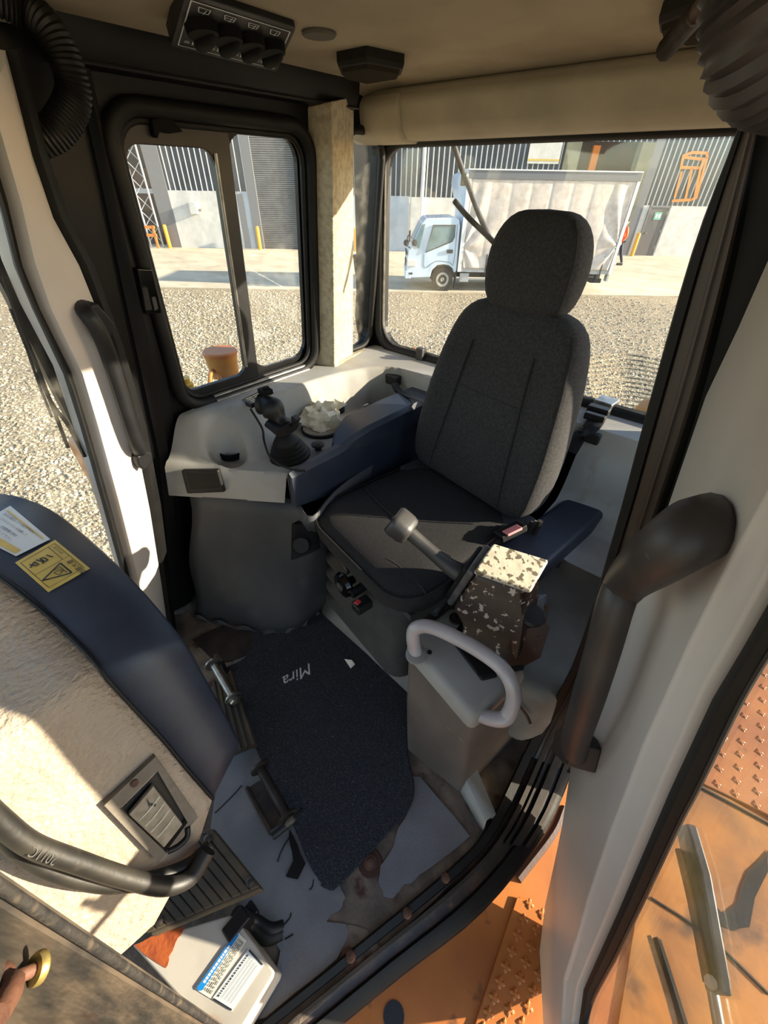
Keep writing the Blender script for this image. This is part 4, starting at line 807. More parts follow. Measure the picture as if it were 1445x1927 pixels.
# ---- seat plinth
b0 = [(604, 1160), (690, 1238), (768, 1312), (838, 1440), (908, 1566)]; t0 = [(612, 1120), (700, 1200), (778, 1275), (846, 1405), (914, 1545)]
b0 = [onz(*p, .004) for p in b0]; t0 = [onz(*p, .065) for p in t0]
tk_ = [V((-.78, 1.25, .065)), V((-.45, 1.25, .065)), V((-.26, 1.25, .065)), t0[3]+V((.02, .045, 0)), t0[4]+V((.012, .03, 0))]
bk_ = [V((p.x, p.y, .004)) for p in tk_]
pli = loft('seat_plinth', [b0, t0, tk_, bk_], 'deck', closed=False, cap=False, smooth=30, solid=.004); tag(pli, 'grey plastic plinth edge under the seat behind the floor mat', 'plinth')
# ---- left lower deck, box, armrest
ld = prism('side_deck', [V((-.32, .66, .08)), V((-.10, .60, .08)), V((.0, .60, .08)), V((.055, .70, .08)), V((.02, 1.29, .08)), V((-.24, 1.29, .08)), V((-.27, .9, .08))], (0, 0, .28), 'deckshade', bevel=.035, seg=3); tag(ld, 'low grey side deck between the seat and the near door post', 'deck')
la = thing('left_armrest', 'navy vinyl armrest beside the seat near the door post', 'armrest', (-.2, 1.0, .5))
p0, p1 = (onz(1092, 918, .55)+onz(1160, 944, .55))/2, (onz(885, 1055, .55)+onz(1005, 1092, .55))/2; dr = (p0-p1).normalized(); sd_ = V((dr.y, -dr.x, 0))
rows = []
for t, w, zz in ((-.03, .045, .53), (0, .06, .54), (.06, .066, .545), (.5, .062, .55), (1, .056, .552)):
    c = p1.lerp(p0, t); c.z = zz
    rows.append([c-sd_*w-V((0, 0, .075)), c-sd_*w-V((0, 0, .01)), c-sd_*(w-.01), c+sd_*(w-.01), c+sd_*w-V((0, 0, .012)), c+sd_*(w*.92)-V((0, 0, .075))])
loft('arm_pad', rows, 'vinyl', la, bevel=.008, seg=3, smooth=40)
box('arm_bracket', p1.lerp(p0, .75)-V((.0, 0, .125)), (.05, .16, .09), 'tdark', la)
bxo = thing('lever_console', 'small console box by the door opening with pale cap and grab rail', 'console', (-.2, .5, 0))
capb = [onz(*p, .375) for p in ((760, 1222), (888, 1372), (990, 1275), (850, 1150))]
capt = [onz(*p, .412) for p in ((766, 1205), (886, 1342), (978, 1260), (846, 1146))]
CE = sum(capb, V())/4
def rnd_poly(P, z, ins, r=.022):
    c = sum(P, V())/len(P); out = []
    Q = [V((c.x+(p.x-c.x)*(1-ins), c.y+(p.y-c.y)*(1-ins), z)) for p in P]
    for i, q in enumerate(Q):
        a = (Q[i-1]-q).normalized(); b = (Q[(i+1) % len(Q)]-q).normalized()
        for k in range(5):
            t = k/4; out.append((q+a*r)*(1-t)**2+q*2*t*(1-t)+(q+b*r)*t*t)
    return out
loft('top_cap', [rnd_poly(capb, .362, .0), rnd_poly(capb, .385, .0), rnd_poly(capb, .401, .03), rnd_poly(capb, .410, .09), rnd_poly(capb, .413, .2), rnd_poly(capb, .413, .6)], 'deck', bxo, smooth=60)
body_b = [onz(*p, .012) for p in ((764, 1408), (866, 1492), (985, 1372), (870, 1290))]
loft('box_body', [rnd_poly(body_b, .012, 0, .012), rnd_poly([a.lerp(b, .5) for a, b in zip(body_b, capb)], .19, 0, .015), rnd_poly(capb, .365, .04)], 'boxvinyl', bxo, smooth=60)
lathe('cap_screw', [(.006, 0), (.006, .002), (.001, .003)], onz(808, 1228, .413), (0, 0, 1), 'plastic', bxo, seg=8)
rl = tube('grab_rail', [onz(*p[:2], p[2]) for p in ((783, 1232, .405), (777, 1200, .455), (783, 1182, .485), (812, 1180, .50), (870, 1206, .50), (930, 1244, .50), (958, 1276, .49), (967, 1312, .455), (957, 1344, .415), (940, 1354, .40), (905, 1345, .385), (880, 1325, .37))], .0165, 'rail', bxo, seg=16)
lathe('rail_base', [(.026, 0), (.026, .004), (.018, .006)], onz(783, 1233, .411), (0, 0, 1), 'deck', rl, seg=16)
prism('rail_plate', [onz(845, 1206, .405), onz(905, 1285, .405), onz(935, 1278, .405), onz(880, 1200, .405)], (0, 0, .014), 'plastic', bxo, bevel=.004)
tube('torn_edge', [onz(975, 1325, .30), onz(990, 1345, .28), onz(998, 1362, .27)], .004, 'rustbrown', bxo, seg=5)
# steering lever housing
hs = thing('steering_lever', 'grey steering lever in a worn chipped housing on the console box', 'lever', onz(930, 1200, .42))
q = lambda x, y, z: onz(x, y, z)
F_ = [q(893, 1083, .635), q(988, 1112, .615), q(984, 1165, .53), q(978, 1252, .412), q(903, 1264, .41), q(864, 1205, .42), q(868, 1180, .46), q(850, 1145, .50)]
bvec = q(929, 1030, .655)-F_[0]
hb = prism('housing', F_, bvec*.96, 'worn', hs, bevel=.012, seg=3)
tpn = [F_[0]+V((-.004, 0, .0)), F_[1]+V((.012, -.004, .002)), F_[1]+bvec+V((.012, 0, .004)), F_[0]+bvec+V((-.004, .0, .0))]
prism('chipped_cover', tpn, (0, 0, .012), 'chipped', hs, bevel=.005)
cv = [F_[0], F_[0]+bvec, F_[7]+bvec*.9+V((0, 0, -.01)), F_[7]]
nx_ = (cv[1]-cv[0]).cross(cv[3]-cv[0]).normalized(); nx_ = nx_ if nx_.x < 0 else -nx_
prism('front_cover', [p+nx_*.002 for p in cv], nx_*.018, 'greymetal', hs, bevel=.008, seg=3); prism('gasket', [p*.88+sum(cv, V())/4*.12+nx_*.018 for p in cv], nx_*.012, 'rubber', hs, bevel=.006)
cc = sum(cv, V())/4+nx_*.02
kc = q(757, 990, .665)
tube('lever_arm', [cc, cc.lerp(kc, .25)+V((0, -.004, -.004)), cc.lerp(kc, .6)+V((0, -.002, -.004)), kc], lambda t: .026-.010*math.sin(min(1, t*1.15)*math.pi*.62), 'leverm', hs, seg=16)
ld_ = (kc-cc).normalized(); lx = V((ld_.y, -ld_.x, 0)).normalized(); lu = lx.cross(ld_).normalized()
rings = []
for h, sc in ((-.026, .7), (-.022, .9), (-.01, 1), (.016, 1.02), (.024, 1.0), (.027, .9)):
    rings.append([kc+ld_*h+lx*a*sc+lu*b*sc for a, b in rr2(-.036, .036, -.03, .03, .022, 5)])
loft('lever_knob', rings, 'leverm', hs, smooth=50); loft('knob_face', [[kc+ld_*h+lx*a*.92+lu*b*.92 for a, b in rr2(-.036, .036, -.03, .03, .022, 5)] for h in (.024, .029)], 'plastic', hs, smooth=50)
prism('switch_block', [q(962, 1195, .49), q(992, 1180, .49), q(1003, 1198, .47), q(985, 1255, .415), q(950, 1262, .412)], V((.02, .05, 0)), 'rustbrown', hs, bevel=.004)
prism('side_bracket', [q(985, 1130, .53), q(1015, 1128, .53), q(1022, 1160, .50), q(1000, 1215, .44), q(988, 1220, .44)], V((.006, .03, 0)), 'greymetal', hs, bevel=.004)
kp = q(1000, 1160, .525); kb2 = lathe('push_knob', [(.010, -.045), (.010, .0), (.029, .0), (.031, .006), (.027, .012), (.001, .013)], kp, (.05, -.1, 1), 'plastic', hs, seg=24)
for x, y, z in ((1025, 1142, .51), (1008, 1200, .46), (1002, 1218, .44)): lathe('bracket_bolt', [(.007, 0), (.007, .008), (.001, .009)], q(x, y, z), (1, .1, .1), 'rust', hs, seg=6)
prism('base_gasket', [q(855, 1190, .413), q(900, 1275, .413), q(985, 1262, .413), q(990, 1190, .413), q(890, 1140, .413)], (0, 0, .006), 'rubber', hs, bevel=.002); lathe('lug_bolt', [(.016, 0), (.016, .008), (.008, .008), (.008, .014), (.001, .014)], q(856, 1166, .415), (0, 0, 1), 'darksteel', hs, seg=14)
tube('bracket_foot', [q(812, 1152, .40), q(830, 1128, .41), q(852, 1112, .42)], [.018, .014], 'greymetal', hs, seg=10)
# ---- floor vinyl pieces, mat
def poly(pts, z): return [onz(x, y, z) for x, y in pts]
def rough(pts, z, amp=2.2, n=3, seed=0):
    rnd = random.Random(seed); out = []
    for i, (x, y) in enumerate(pts):
        X, Y = pts[(i+1) % len(pts)]
        for k in range(n):
            t = k/n; out.append(onz(lerp(x, X, t)+rnd.uniform(-amp, amp)*(k > 0), lerp(y, Y, t)+rnd.uniform(-amp, amp)*(k > 0), z))
    return out
v1 = [(392, 1590), (402, 1520), (420, 1430), (480, 1396), (505, 1420), (545, 1500), (590, 1600), (622, 1655), (640, 1668), (650, 1690), (640, 1712), (622, 1722), (615, 1735), (652, 1740), (654, 1765), (634, 1805), (560, 1865), (500, 1915), (476, 1922), (515, 1835), (528, 1790), (500, 1748), (470, 1712), (430, 1690), (400, 1650)]
v2 = [(772, 1462), (790, 1462), (884, 1574), (800, 1640), (775, 1662), (757, 1668), (741, 1690), (722, 1688), (712, 1660), (716, 1630), (742, 1590), (748, 1560), (766, 1530)]
v3 = [(362, 1205), (420, 1178), (488, 1192), (484, 1222), (450, 1240), (410, 1252)]
prism('vinyl_sheet', rough(v1, .001, 1.6, 3, 1), (0, 0, .004), 'floorvinyl', fl, smooth=None); prism('vinyl_sheet', rough(v2, .001, 2.0, 3, 2), (0, 0, .004), 'floorvinyl', fl, smooth=None)
prism('vinyl_sheet', rough(v3, .001, 1.6, 3, 4), (0, 0, .005), 'dustrubber', fl, smooth=None); prism('vinyl_sheet', rough([(436, 1180), (520, 1165), (600, 1150), (640, 1180), (560, 1230), (440, 1260)], .0005, 1, 2, 6), (0, 0, .003), 'floorvinyl', fl, smooth=None)
for k, pts in enumerate((((455, 1478), (440, 1495), (415, 1520), (404, 1530)), ((545, 1575), (530, 1600), (522, 1622)), ((530, 1745), (545, 1728), (548, 1718)), ((536, 1768), (552, 1758)), ((590, 1655), (588, 1668), (582, 1675)))):
    tube('vinyl_tear', [onz(x, y, .0055) for x, y in pts], .0016, 'rubber', fl, seg=4, n=3)
prism('floor_slot', poly([(645, 1785), (658, 1778), (672, 1812), (662, 1838), (640, 1812)], .0055), (0, 0, .001), 'rust', fl, smooth=None)
fb = lathe('floor_bolt', [(.016, 0), (.016, .004), (.009, .004), (.009, .013), (.001, .015)], onz(697, 1624, .003), (.2, -.1, 1), 'rust', fl, seg=12); lathe('bolt_recess', [(.03, 0), (.028, .0025), (.016, .002)], onz(697, 1624, .002), (0, 0, 1), 'rustbrown', fl, seg=16)
prism('floor_patch', rough([(640, 1790), (655, 1740), (690, 1750), (716, 1785), (690, 1812), (668, 1822), (660, 1790)], .001, 1.5, 2, 9), (0, 0, .003), 'floormetal', fl, smooth=None)
prism('dark_flap', rough([(545, 1560), (560, 1590), (575, 1625), (560, 1655), (538, 1650), (552, 1620), (546, 1590)], .006, 1.5, 2, 5), (0, 0, .003), 'rubber', fl, smooth=None)
mp = [(478, 1182), (540, 1164), (603, 1152), (640, 1172), (700, 1232), (748, 1284), (769, 1312), (774, 1340), (766, 1378), (764, 1420), (775, 1470), (774, 1503), (757, 1535), (730, 1562), (640, 1660), (616, 1667), (600, 1655), (578, 1618), (548, 1545), (500, 1450), (466, 1372), (440, 1312), (424, 1262), (452, 1246), (474, 1222)]
mt_ = thing('floor_mat', 'dark blue carpet floor mat with a white name stitched near its top', 'mat', onz(620, 1400, .008))
mo = spline([onz(x, y, .008) for x, y in mp], 3, True)
bm = bmesh.new(); vsb = [bm.verts.new(p) for p in mo]; bm.faces.new(vsb); bmesh.ops.triangulate(bm, faces=bm.faces)
me = bpy.data.meshes.new('carpet'); bm.to_mesh(me); bm.free(); tris = [[me.vertices[i].co.copy() for i in p.vertices] for p in me.polygons]
finish(bpy.data.objects.new('carpet_base', me), 'carpet', mt_, None, 0, 0, 0, .006)
bind = tube('bound_edge', [p+V((0, 0, .001)) for p in mo[:48]], .0055, 'carpet', mt_, seg=6, smoothpts=False)
rnd = random.Random(11); ar = [((b-a).cross(c-a)).length for a, b, c in tris]; pv = []; pfc = []
cum = []; acc = 0
for x in ar: acc += x; cum.append(acc)
import bisect
for k in range(26000):
    a, b, c = tris[min(len(tris)-1, bisect.bisect(cum, rnd.random()*acc))]
    u, v = rnd.random(), rnd.random()
    if u+v > 1: u, v = 1-u, 1-v
    p = a+(b-a)*u+(c-a)*v; i = len(pv); an = rnd.random()*6.28; h = rnd.uniform(.003, .008)
    for j in range(3): pv.append(p+V((math.cos(an+j*2.1), math.sin(an+j*2.1), 0))*.0024)
    pv.append(p+V((rnd.uniform(-.003, .003), rnd.uniform(-.003, .003), h))); pfc += [[i, i+1, i+3], [i+1, i+2, i+3], [i+2, i, i+3]]
o = mesh('carpet_pile', pv, pfc, 'carpet', mt_, smooth=None, recalc=False); o['kind'] = 'stuff'
lo = onz(584, 1247, .0145); lx_ = onz(522, 1279, .0145)-lo
text('stitched_name', 'Mira', .056, lo, lx_, V((-lx_.y, lx_.x, 0)), 'greyprint', mt_, shear=.35, extrude=.0008)
pv = [onz(648, 1240, .016), onz(662, 1242, .03), onz(668, 1250, .02), onz(660, 1258, .016)]
ps = mesh('paper_scrap', pv, [[0, 1, 3], [1, 2, 3]], 'stick_c', smooth=None, solid=.0006); tag(ps, 'tiny folded scrap of paper lying on the mat', 'paper')
# ---- pedals and bars
fp = thing('foot_pedal', 'large ribbed foot pedal under the front console at lower left', 'pedal', onz(400, 1650, .13))
A_, B_, C_, D_ = onz(402, 1558, .165), onz(496, 1674, .165), onz(284, 1762, .145), onz(190, 1655, .145)
sl1 = prism('pedal_plate', [A_, B_.lerp(A_, .06), B_, B_.lerp(C_, .05), C_, D_], (0, 0, -.022), 'pedal', fp, bevel=.006)
for k in range(12):
    t = (k+.6)/12; a = A_.lerp(D_, t); b = B_.lerp(C_, t); w = (C_-B_).normalized()*.0088
    prism('pedal_rib', [a-w, b.lerp(a, .05)-w, b.lerp(a, .05)+w, a+w], (0, 0, .005), 'pedal', fp, bevel=.002, seg=1)
for t, s_ in ((.1, .12), (.05, .86), (.86, .86)):
    p = A_.lerp(D_, t).lerp(B_.lerp(C_, t), s_); lathe('pedal_bolt', [(.009, .004), (.009, .009), (.004, .012), (.001, .012)], p, (0, 0, 1), 'darksteel', fp, seg=8)
box('pedal_arm', onz(455, 1745, .06), (.03, .05, .12), 'plastic', fp, bevel=.004)
bp2 = thing('brake_pedal', 'narrow ribbed pedal half hidden between the front console and the mat', 'pedal', onz(440, 1360, .06))
A2, B2, C2, D2 = onz(398, 1285, .075), onz(436, 1262, .075), onz(484, 1400, .065), onz(420, 1425, .065)
prism('pedal_plate', [A2, B2, C2, D2], (0, 0, -.02), 'pedal', bp2, bevel=.004)
for k in range(5):
    t = (k+.5)/5; a = A2.lerp(B2, t); b = D2.lerp(C2, t); w = (B2-A2).normalized()*.004; prism('pedal_rib', [a-w, b-w, b+w, a+w], (0, 0, .006), 'pedal', bp2, bevel=.001, seg=1)
def bar(label, p, q_, m, plate=None):
    t = thing('pedal_bar', label, 'bar', (p+q_)/2)
    d = (q_-p).normalized(); tube('rod', [p, q_], .0125, m, t, seg=14, smoothpts=False)
    lathe('end_disc', [(.001, -.006), (.026, -.006), (.026, .0), (.001, .002)], p, d, 'steel' if m == 'steel' else 'darksteel', t, seg=18)
    lathe('washer', [(.001, 0), (.025, 0), (.025, .005), (.016, .006), (.016, .012), (.001, .012)], q_, d, 'steel' if m == 'steel' else 'darksteel', t, seg=18)
    lathe('bolt_head', [(.001, .01), (.014, .01), (.014, .02), (.010, .022), (.001, .022)], q_, d, 'steel', t, seg=6)
    if plate: prism('bracket_plate', plate, (0, 0, -.012), 'sillmetal', t, bevel=.002)
    return t
b_ = bar('bright steel pedal bar with bolt at the upper left corner of the mat', onz(402, 1250, .09), onz(438, 1312, .085), 'steel')
box('support_tab', onz(418, 1252, .05), (.04, .012, .10), 'darksteel', b_, bevel=.002); box('support_tab', onz(452, 1320, .045), (.03, .012, .09), 'darksteel', b_, bevel=.002)
b_ = bar('dark pedal bar with pale washer at the lower left edge of the mat', onz(490, 1446, .085), onz(540, 1535, .085), 'darksteel', poly([(466, 1482), (492, 1466), (534, 1548), (510, 1566)], .02))
tube('bracket_edge', [onz(464, 1482, .022), onz(510, 1568, .022), onz(540, 1552, .03)], .006, 'sillmetal', b_, seg=6, smoothpts=False); tube('pivot_tube', [onz(512, 1572, .05), onz(552, 1540, .055)], .012, 'plastic', b_, seg=10, smoothpts=False)
tube('return_spring', [onz(548, 1548, .06), onz(562, 1530, .065), onz(568, 1522, .06)], .005, 'plastic', b_, seg=6)
# ---- steel box with stickers at lower left
wbx = thing('steel_box', 'rusty white steel box with printed notices beside the near door sill', 'box', onz(420, 1830, .1))
bt_ = [(248, 1778), (300, 1760), (432, 1722), (445, 1728), (516, 1828), (512, 1840), (440, 1960), (380, 1925)]
ZB = .115
bxt = prism('box_shell', poly(bt_, ZB), (0, 0, -.108), 'boxsteel', wbx, bevel=.004); prism('rust_patch', rough([(252, 1779), (300, 1758), (350, 1742), (335, 1765), (318, 1800), (312, 1822)], ZB+.0006, 3, 3, 3), (0, 0, .0006), 'rustpaint', wbx, smooth=None)
n1 = prism('notice', poly([(445, 1752), (464, 1770), (396, 1879), (367, 1861)], ZB+.001), (0, 0, .0008), 'stick_c', wbx, smooth=None, label='cream notice with a blue heading bar')
za = ZB+.0026
def nq(u, v): # notice 1 frame: u along the bar, v across
    a = V((445, 1752, 0)).lerp(V((367, 1861, 0)), u); b = V((464, 1770, 0)).lerp(V((396, 1879, 0)), u); p = a.lerp(b, v); return onz(p.x, p.y, za)
prism('heading_bar', [nq(.03, .02), nq(.0, .14), nq(.03, .32), nq(.97, .36), nq(1.0, .2), nq(.97, .04)], (0, 0, .0006), 'blue', n1, smooth=None)
rnd = random.Random(2); vs = []; fs = []
def dash_row(fn, u0, u1, v, w, mn, mx, gap):
    u = u0
    while u < u1:
        e = min(u1, u+rnd.uniform(mn, mx)); i = len(vs); vs.extend([fn(u, v), fn(e, v), fn(e, v+w), fn(u, v+w)]); fs.append([i, i+1, i+2, i+3]); u = e+gap
za = ZB+.0036; dash_row(nq, .22, .86, .12, .15, .03, .06, .012); mesh('heading_print', vs, fs, 'white', n1, smooth=None)
vs, fs = [], []; za = ZB+.0026
for v in (.42, .54, .64, .74, .84): dash_row(nq, .05, .95, v, .035, .03, .09, .02)
mesh('notice_print', vs, fs, 'ink', n1, smooth=None)
n2 = prism('notice', poly([(468, 1785), (496, 1816), (437, 1903), (399, 1880)], ZB+.001), (0, 0, .0008), 'stick_w', wbx, smooth=None, label='white notice with a ruled table')
def nq2(u, v):
    a = V((468, 1785, 0)).lerp(V((399, 1880, 0)), u); b = V((496, 1816, 0)).lerp(V((437, 1903, 0)), u); p = a.lerp(b, v); return onz(p.x, p.y, ZB+.0026)
vs, fs = [], []
for v in (.3, .45, .6, .74): dash_row(nq2, .08, .9, v, .012, .5, .9, 0)
dash_row(nq2, .08, .92, .12, .05, .02, .05, .015); dash_row(nq2, .0, .03, .05, .9, .03, .03, .0); dash_row(nq2, .97, 1.0, .05, .9, .03, .03, .0)
mesh('notice_print', vs, fs, 'ink', n2, smooth=None)
wr2 = thing('wiring_bundle', 'black taped wiring bundle curling beside the steel box', 'cable', onz(490, 1740, .03))
tube('cable_sleeve', [onz(446, 1722, .10), onz(470, 1738, .05), onz(500, 1762, .035), onz(530, 1752, .025)], .016, 'rubber', wr2, seg=10); tube('cable_sleeve', [onz(452, 1720, .09), onz(480, 1732, .05), onz(508, 1748, .04), onz(532, 1744, .03)], .012, 'plastic', wr2, seg=10); box('connector', onz(468, 1720, .05), (.03, .035, .025), 'plastic', wr2, bevel=.003)
# ---- front console (dash)
dsh = thing('front_console', 'front console with navy top pad and grained beige side at lower left', 'console', (-.6, -.1, .4))
DP, DN = V((-.43, -.09, .45)), V((.91, 0, .42)).normalized()
def dq(x, y, off=0): return onp(x, y, DP+DN*off, DN)
F1, F2 = dq(345, 1203), dq(190, 1262)
zf = (F1.z+F2.z)/2
UP = [(270, 1112, zf+.035), (190, 1032, zf+.062), (110, 966, zf+.085), (55, 938, zf+.095), (0, 928, zf+.10), (-80, 925, zf+.09), (-180, 940, zf+.06)]
LO = [(100, 1166, zf+.05), (40, 1116, zf+.08), (0, 1086, zf+.095), (-50, 1056, zf+.11), (-100, 1035, zf+.115), (-180, 1020, zf+.10), (-280, 1020, zf+.06)]
up_ = [dq(450, 1396), dq(425, 1348), dq(398, 1298), dq(368, 1244), F1+V((.004, 0, -.012)), F1+V((-.02, 0, .006))]+[onz(*p) for p in UP]
lo_ = [dq(400, 1502), dq(352, 1447), dq(305, 1390), dq(245, 1325), F2+V((.006, 0, -.014)), F2+V((-.022, 0, .008))]+[onz(*p) for p in LO]
us, ls = spline(up_, 3), spline(lo_, 3)
rows = []
for a, b in zip(us, ls):
    t = (b-a); n = V((.35, -.1, .9)); rows.append([a+V((-.02, .004, -.05)), a+V((.0, .0, -.006)), a+(b-a)*.04+n*.006, a+(b-a)*.5+n*.010, a+(b-a)*.96+n*.004, b+n*-.002, b+V((-.03, 0, -.04))])
pad = loft('top_pad', rows, 'vinyl', dsh, smooth=60, label='navy vinyl pad running over the console')
nf = [V((0, -.16, -.01)), V((0, -.34, -.05)), V((0, -.5, -.12))]
bot = [dq(400, 1502), dq(373, 1588), dq(290, 1740), dq(262, 1778), dq(235, 1790)]
rows = []
for i, b in enumerate(ls):
    w = 1-min(1, i/12)
    st0 = b
    if i <= 12:
        # bottom-edge sweep: the lower part of the side panel follows the slanted bottom line
        f = i/12
        e1, e2, e3 = bot[1].lerp(b+nf[0], f**.8), bot[2].lerp(b+nf[1], f**.8), bot[4].lerp(b+nf[2], f**.8)
    else: e1, e2, e3 = b+nf[0], b+nf[1], b+nf[2]
    rows.append([st0, st0.lerp(e1, .33), st0.lerp(e1, .66), e1, e1.lerp(e2, .5), e2, e3])
loft('side_panel', rows, 'leather', dsh, closed=False, cap=False, smooth=70, solid=.012, label='grained beige panel of the console')
tube('panel_joint', [p+V((.004, 0, .003)) for p in ls], .003, 'rubber', dsh, seg=6, smoothpts=False)
# vent in the side panel
vt = ringsolid('air_vent', [dq(x, y, .012) for x, y in ((293, 1424), (373, 1538), (298, 1623), (196, 1516))], [dq(x, y, .012) for x, y in ((296, 1450), (353, 1548), (312, 1604), (226, 1522))], DN*-.016, 'ventgrey', dsh, smooth=None, bevel=.003)
vt['label'] = 'worn grey air vent with an arrow'
prism('vent_well', [dq(x, y, -.004) for x, y in ((296, 1450), (353, 1548), (312, 1604), (226, 1522))], DN*.004, 'plastic', vt, smooth=None)
prism('vent_flap', [dq(x, y, .004) for x, y in ((286, 1474), (341, 1546), (306, 1590), (240, 1528))], DN*.009, 'ventflap', vt, bevel=.002)
for k in range(4):
    t = .30+k*.17
    a = V((286, 1474, 0)).lerp(V((341, 1546, 0)), t); b = V((240, 1528, 0)).lerp(V((306, 1590, 0)), t); tube('flap_ridge', [dq(lerp(a.x, b.x, .04), lerp(a.y, b.y, .04), .013), dq((a.x+b.x)/2+1, (a.y+b.y)/2+1, .0145), dq(lerp(a.x, b.x, .96), lerp(a.y, b.y, .96), .013)], .0013, 'stick_c', vt, seg=4)
prism('arrow_mark', [dq(276, 1502, .0135), dq(286, 1518, .0135), dq(281, 1511, .0135), dq(294, 1513, .0135), dq(292, 1518, .0135), dq(282, 1514, .0135), dq(280, 1519, .0135)], DN*.0008, 'ink', vt, smooth=None)
tube('thumb_wheel', [dq(353, 1556, .012), dq(352, 1575, .014), dq(336, 1592, .014), dq(316, 1602, .012)], .005, 'plastic', vt, seg=8)
lathe('vent_screw', [(.006, 0), (.006, .003), (.001, .004)], dq(253, 1473, .012), DN, 'rust', vt, seg=10)
# stickers on the pad
from mathutils.bvhtree import BVHTree
pbv = BVHTree.FromPolygons([v.co.copy() for v in pad.data.vertices], [list(p.vertices) for p in pad.data.polygons])
def pad_at(x, y, off=.0):
    d = ray(x, y); h, n, i_, ds = pbv.ray_cast(CAM, d)
    if h is None: h, n = onz(x, y, zf+.08), V((0, 0, 1))
    if n.dot(d) > 0: n = -n
    return h+n*off
PNv = (onz(110, 966, zf+.085+.008)-onz(270, 1112, zf+.035+.008)).cross(onz(100, 1166, zf+.05+.006)-onz(270, 1112, zf+.035+.008)).normalized()
if PNv.z < 0: PNv = -PNv
def sticker(name, c4, m, label):
    q4 = [V((x, y, 0)) for x, y in c4]
    def f(u, v, off=.0012):
        p = q4[0].lerp(q4[1], u).lerp(q4[3].lerp(q4[2], u), v); return pad_at(p.x, p.y, off)
    vs = [f(i/12, j/12, .0030) for i in range(13) for j in range(13)]; fs = [[i*13+j, i*13+13+j, i*13+14+j, i*13+j+1] for i in range(12) for j in range(12)]
    return mesh(name, vs, fs, m, pad, smooth=True, label=label), f
sy, fy = sticker('warning_sticker', ((29, 1061), (104, 1018), (170, 1072), (92, 1116)), 'stick_y', 'yellow warning sticker with a triangle')
def lines(name, f, segs, w, m, p, off=.0040):
    vs = []; fs = []
    for s_ in segs:
        s2 = [(lerp(p[0], q[0], k/5), lerp(p[1], q[1], k/5)) for p, q in zip(s_[:-1], s_[1:]) for k in range(5)]+[s_[-1]]
        for (a, b), (c, d) in zip(s2[:-1], s2[1:]):
            P0, P1 = f(a, b, off), f(c, d, off); t = (P1-P0)
            if t.length < 1e-6: continue
            t.normalize(); n = PNv.cross(t)*w/2; i = len(vs); vs += [P0-n, P1-n, P1+n, P0+n]; fs.append([i, i+1, i+2, i+3])
    return mesh(name, vs, fs, m, p, smooth=None, recalc=False)
lines('sticker_border', fy, [[(.08, .08), (.92, .08), (.92, .92), (.08, .92), (.08, .08)], [(.08, .50), (.92, .50)], [(.76, .08), (.76, .5)]], .0009, 'ink', sy)
lines('warning_triangle', fy, [[(.10, .70), (.66, .55), (.66, .88), (.10, .70)]], .0026, 'ink', sy)
lines('triangle_symbol', fy, [[(.40, .68), (.55, .66), (.58, .74), (.46, .78), (.40, .68)], [(.45, .62), (.60, .62), (.60, .82)], [(.5, .7), (.55, .75)]], .0013, 'ink', sy)
lines('key_symbols', fy, [[(.14, .30), (.30, .22), (.32, .34)], [(.18, .22), (.28, .34)], [(.36, .20), (.44, .32), (.40, .36)], [(.44, .22), (.52, .24), (.54, .34), (.46, .34), (.44, .22)], [(.60, .22), (.66, .34)]], .0022, 'ink', sy)
PX = lambda f, a, b: (f(*b)-f(*a))
text('sticker_print', '重大事故', .011, fy(.88, .60, .005), PX(fy, (.88, .6), (.88, .9)), PX(fy, (.88, .6), (.5, .6)), 'ink', sy)
text('sticker_print', '防止の為', .006, fy(.88, .16, .005), PX(fy, (.88, .1), (.88, .4)), PX(fy, (.88, .1), (.5, .1)), 'ink', sy)
sw, fw_ = sticker('notice_sticker', ((-62, 1002), (20, 954), (95, 1017), (31, 1049)), 'stick_w', 'white and yellow notice sticker')
def bandp(f, u0, u1, v0, v1, m, nm): mesh(nm, [f(lerp(u0, u1, i), lerp(v0, v1, j/10), .0040) for j in range(11) for i in (0, 1)], [[2*j, 2*j+1, 2*j+3, 2*j+2] for j in range(10)], m, sw, smooth=None)
bandp(fw_, .06, .24, .06, .94, 'stick_y', 'yellow_band'); bandp(fw_, .86, .90, .06, .94, 'stick_y', 'yellow_band'); 
text('sticker_print', '注意', .016, fw_(.10, .30, .0065), PX(fw_, (.1, .3), (.1, .8)), PX(fw_, (.3, .3), (.1, .3)), 'ink', sw)
for k, s_ in enumerate(('各部の操作レバーは必ず中立に', 'してからエンジンを始動して', '下さい。点検整備の時は', '必ずキーを抜いて下さい。')):
    text('sticker_print', s_, .0062, fw_(.74-.135*k, .10, .0065), PX(fw_, (.5, .1), (.5, .9)), PX(fw_, (.3, .3), (.5, .3)), 'ink', sw)
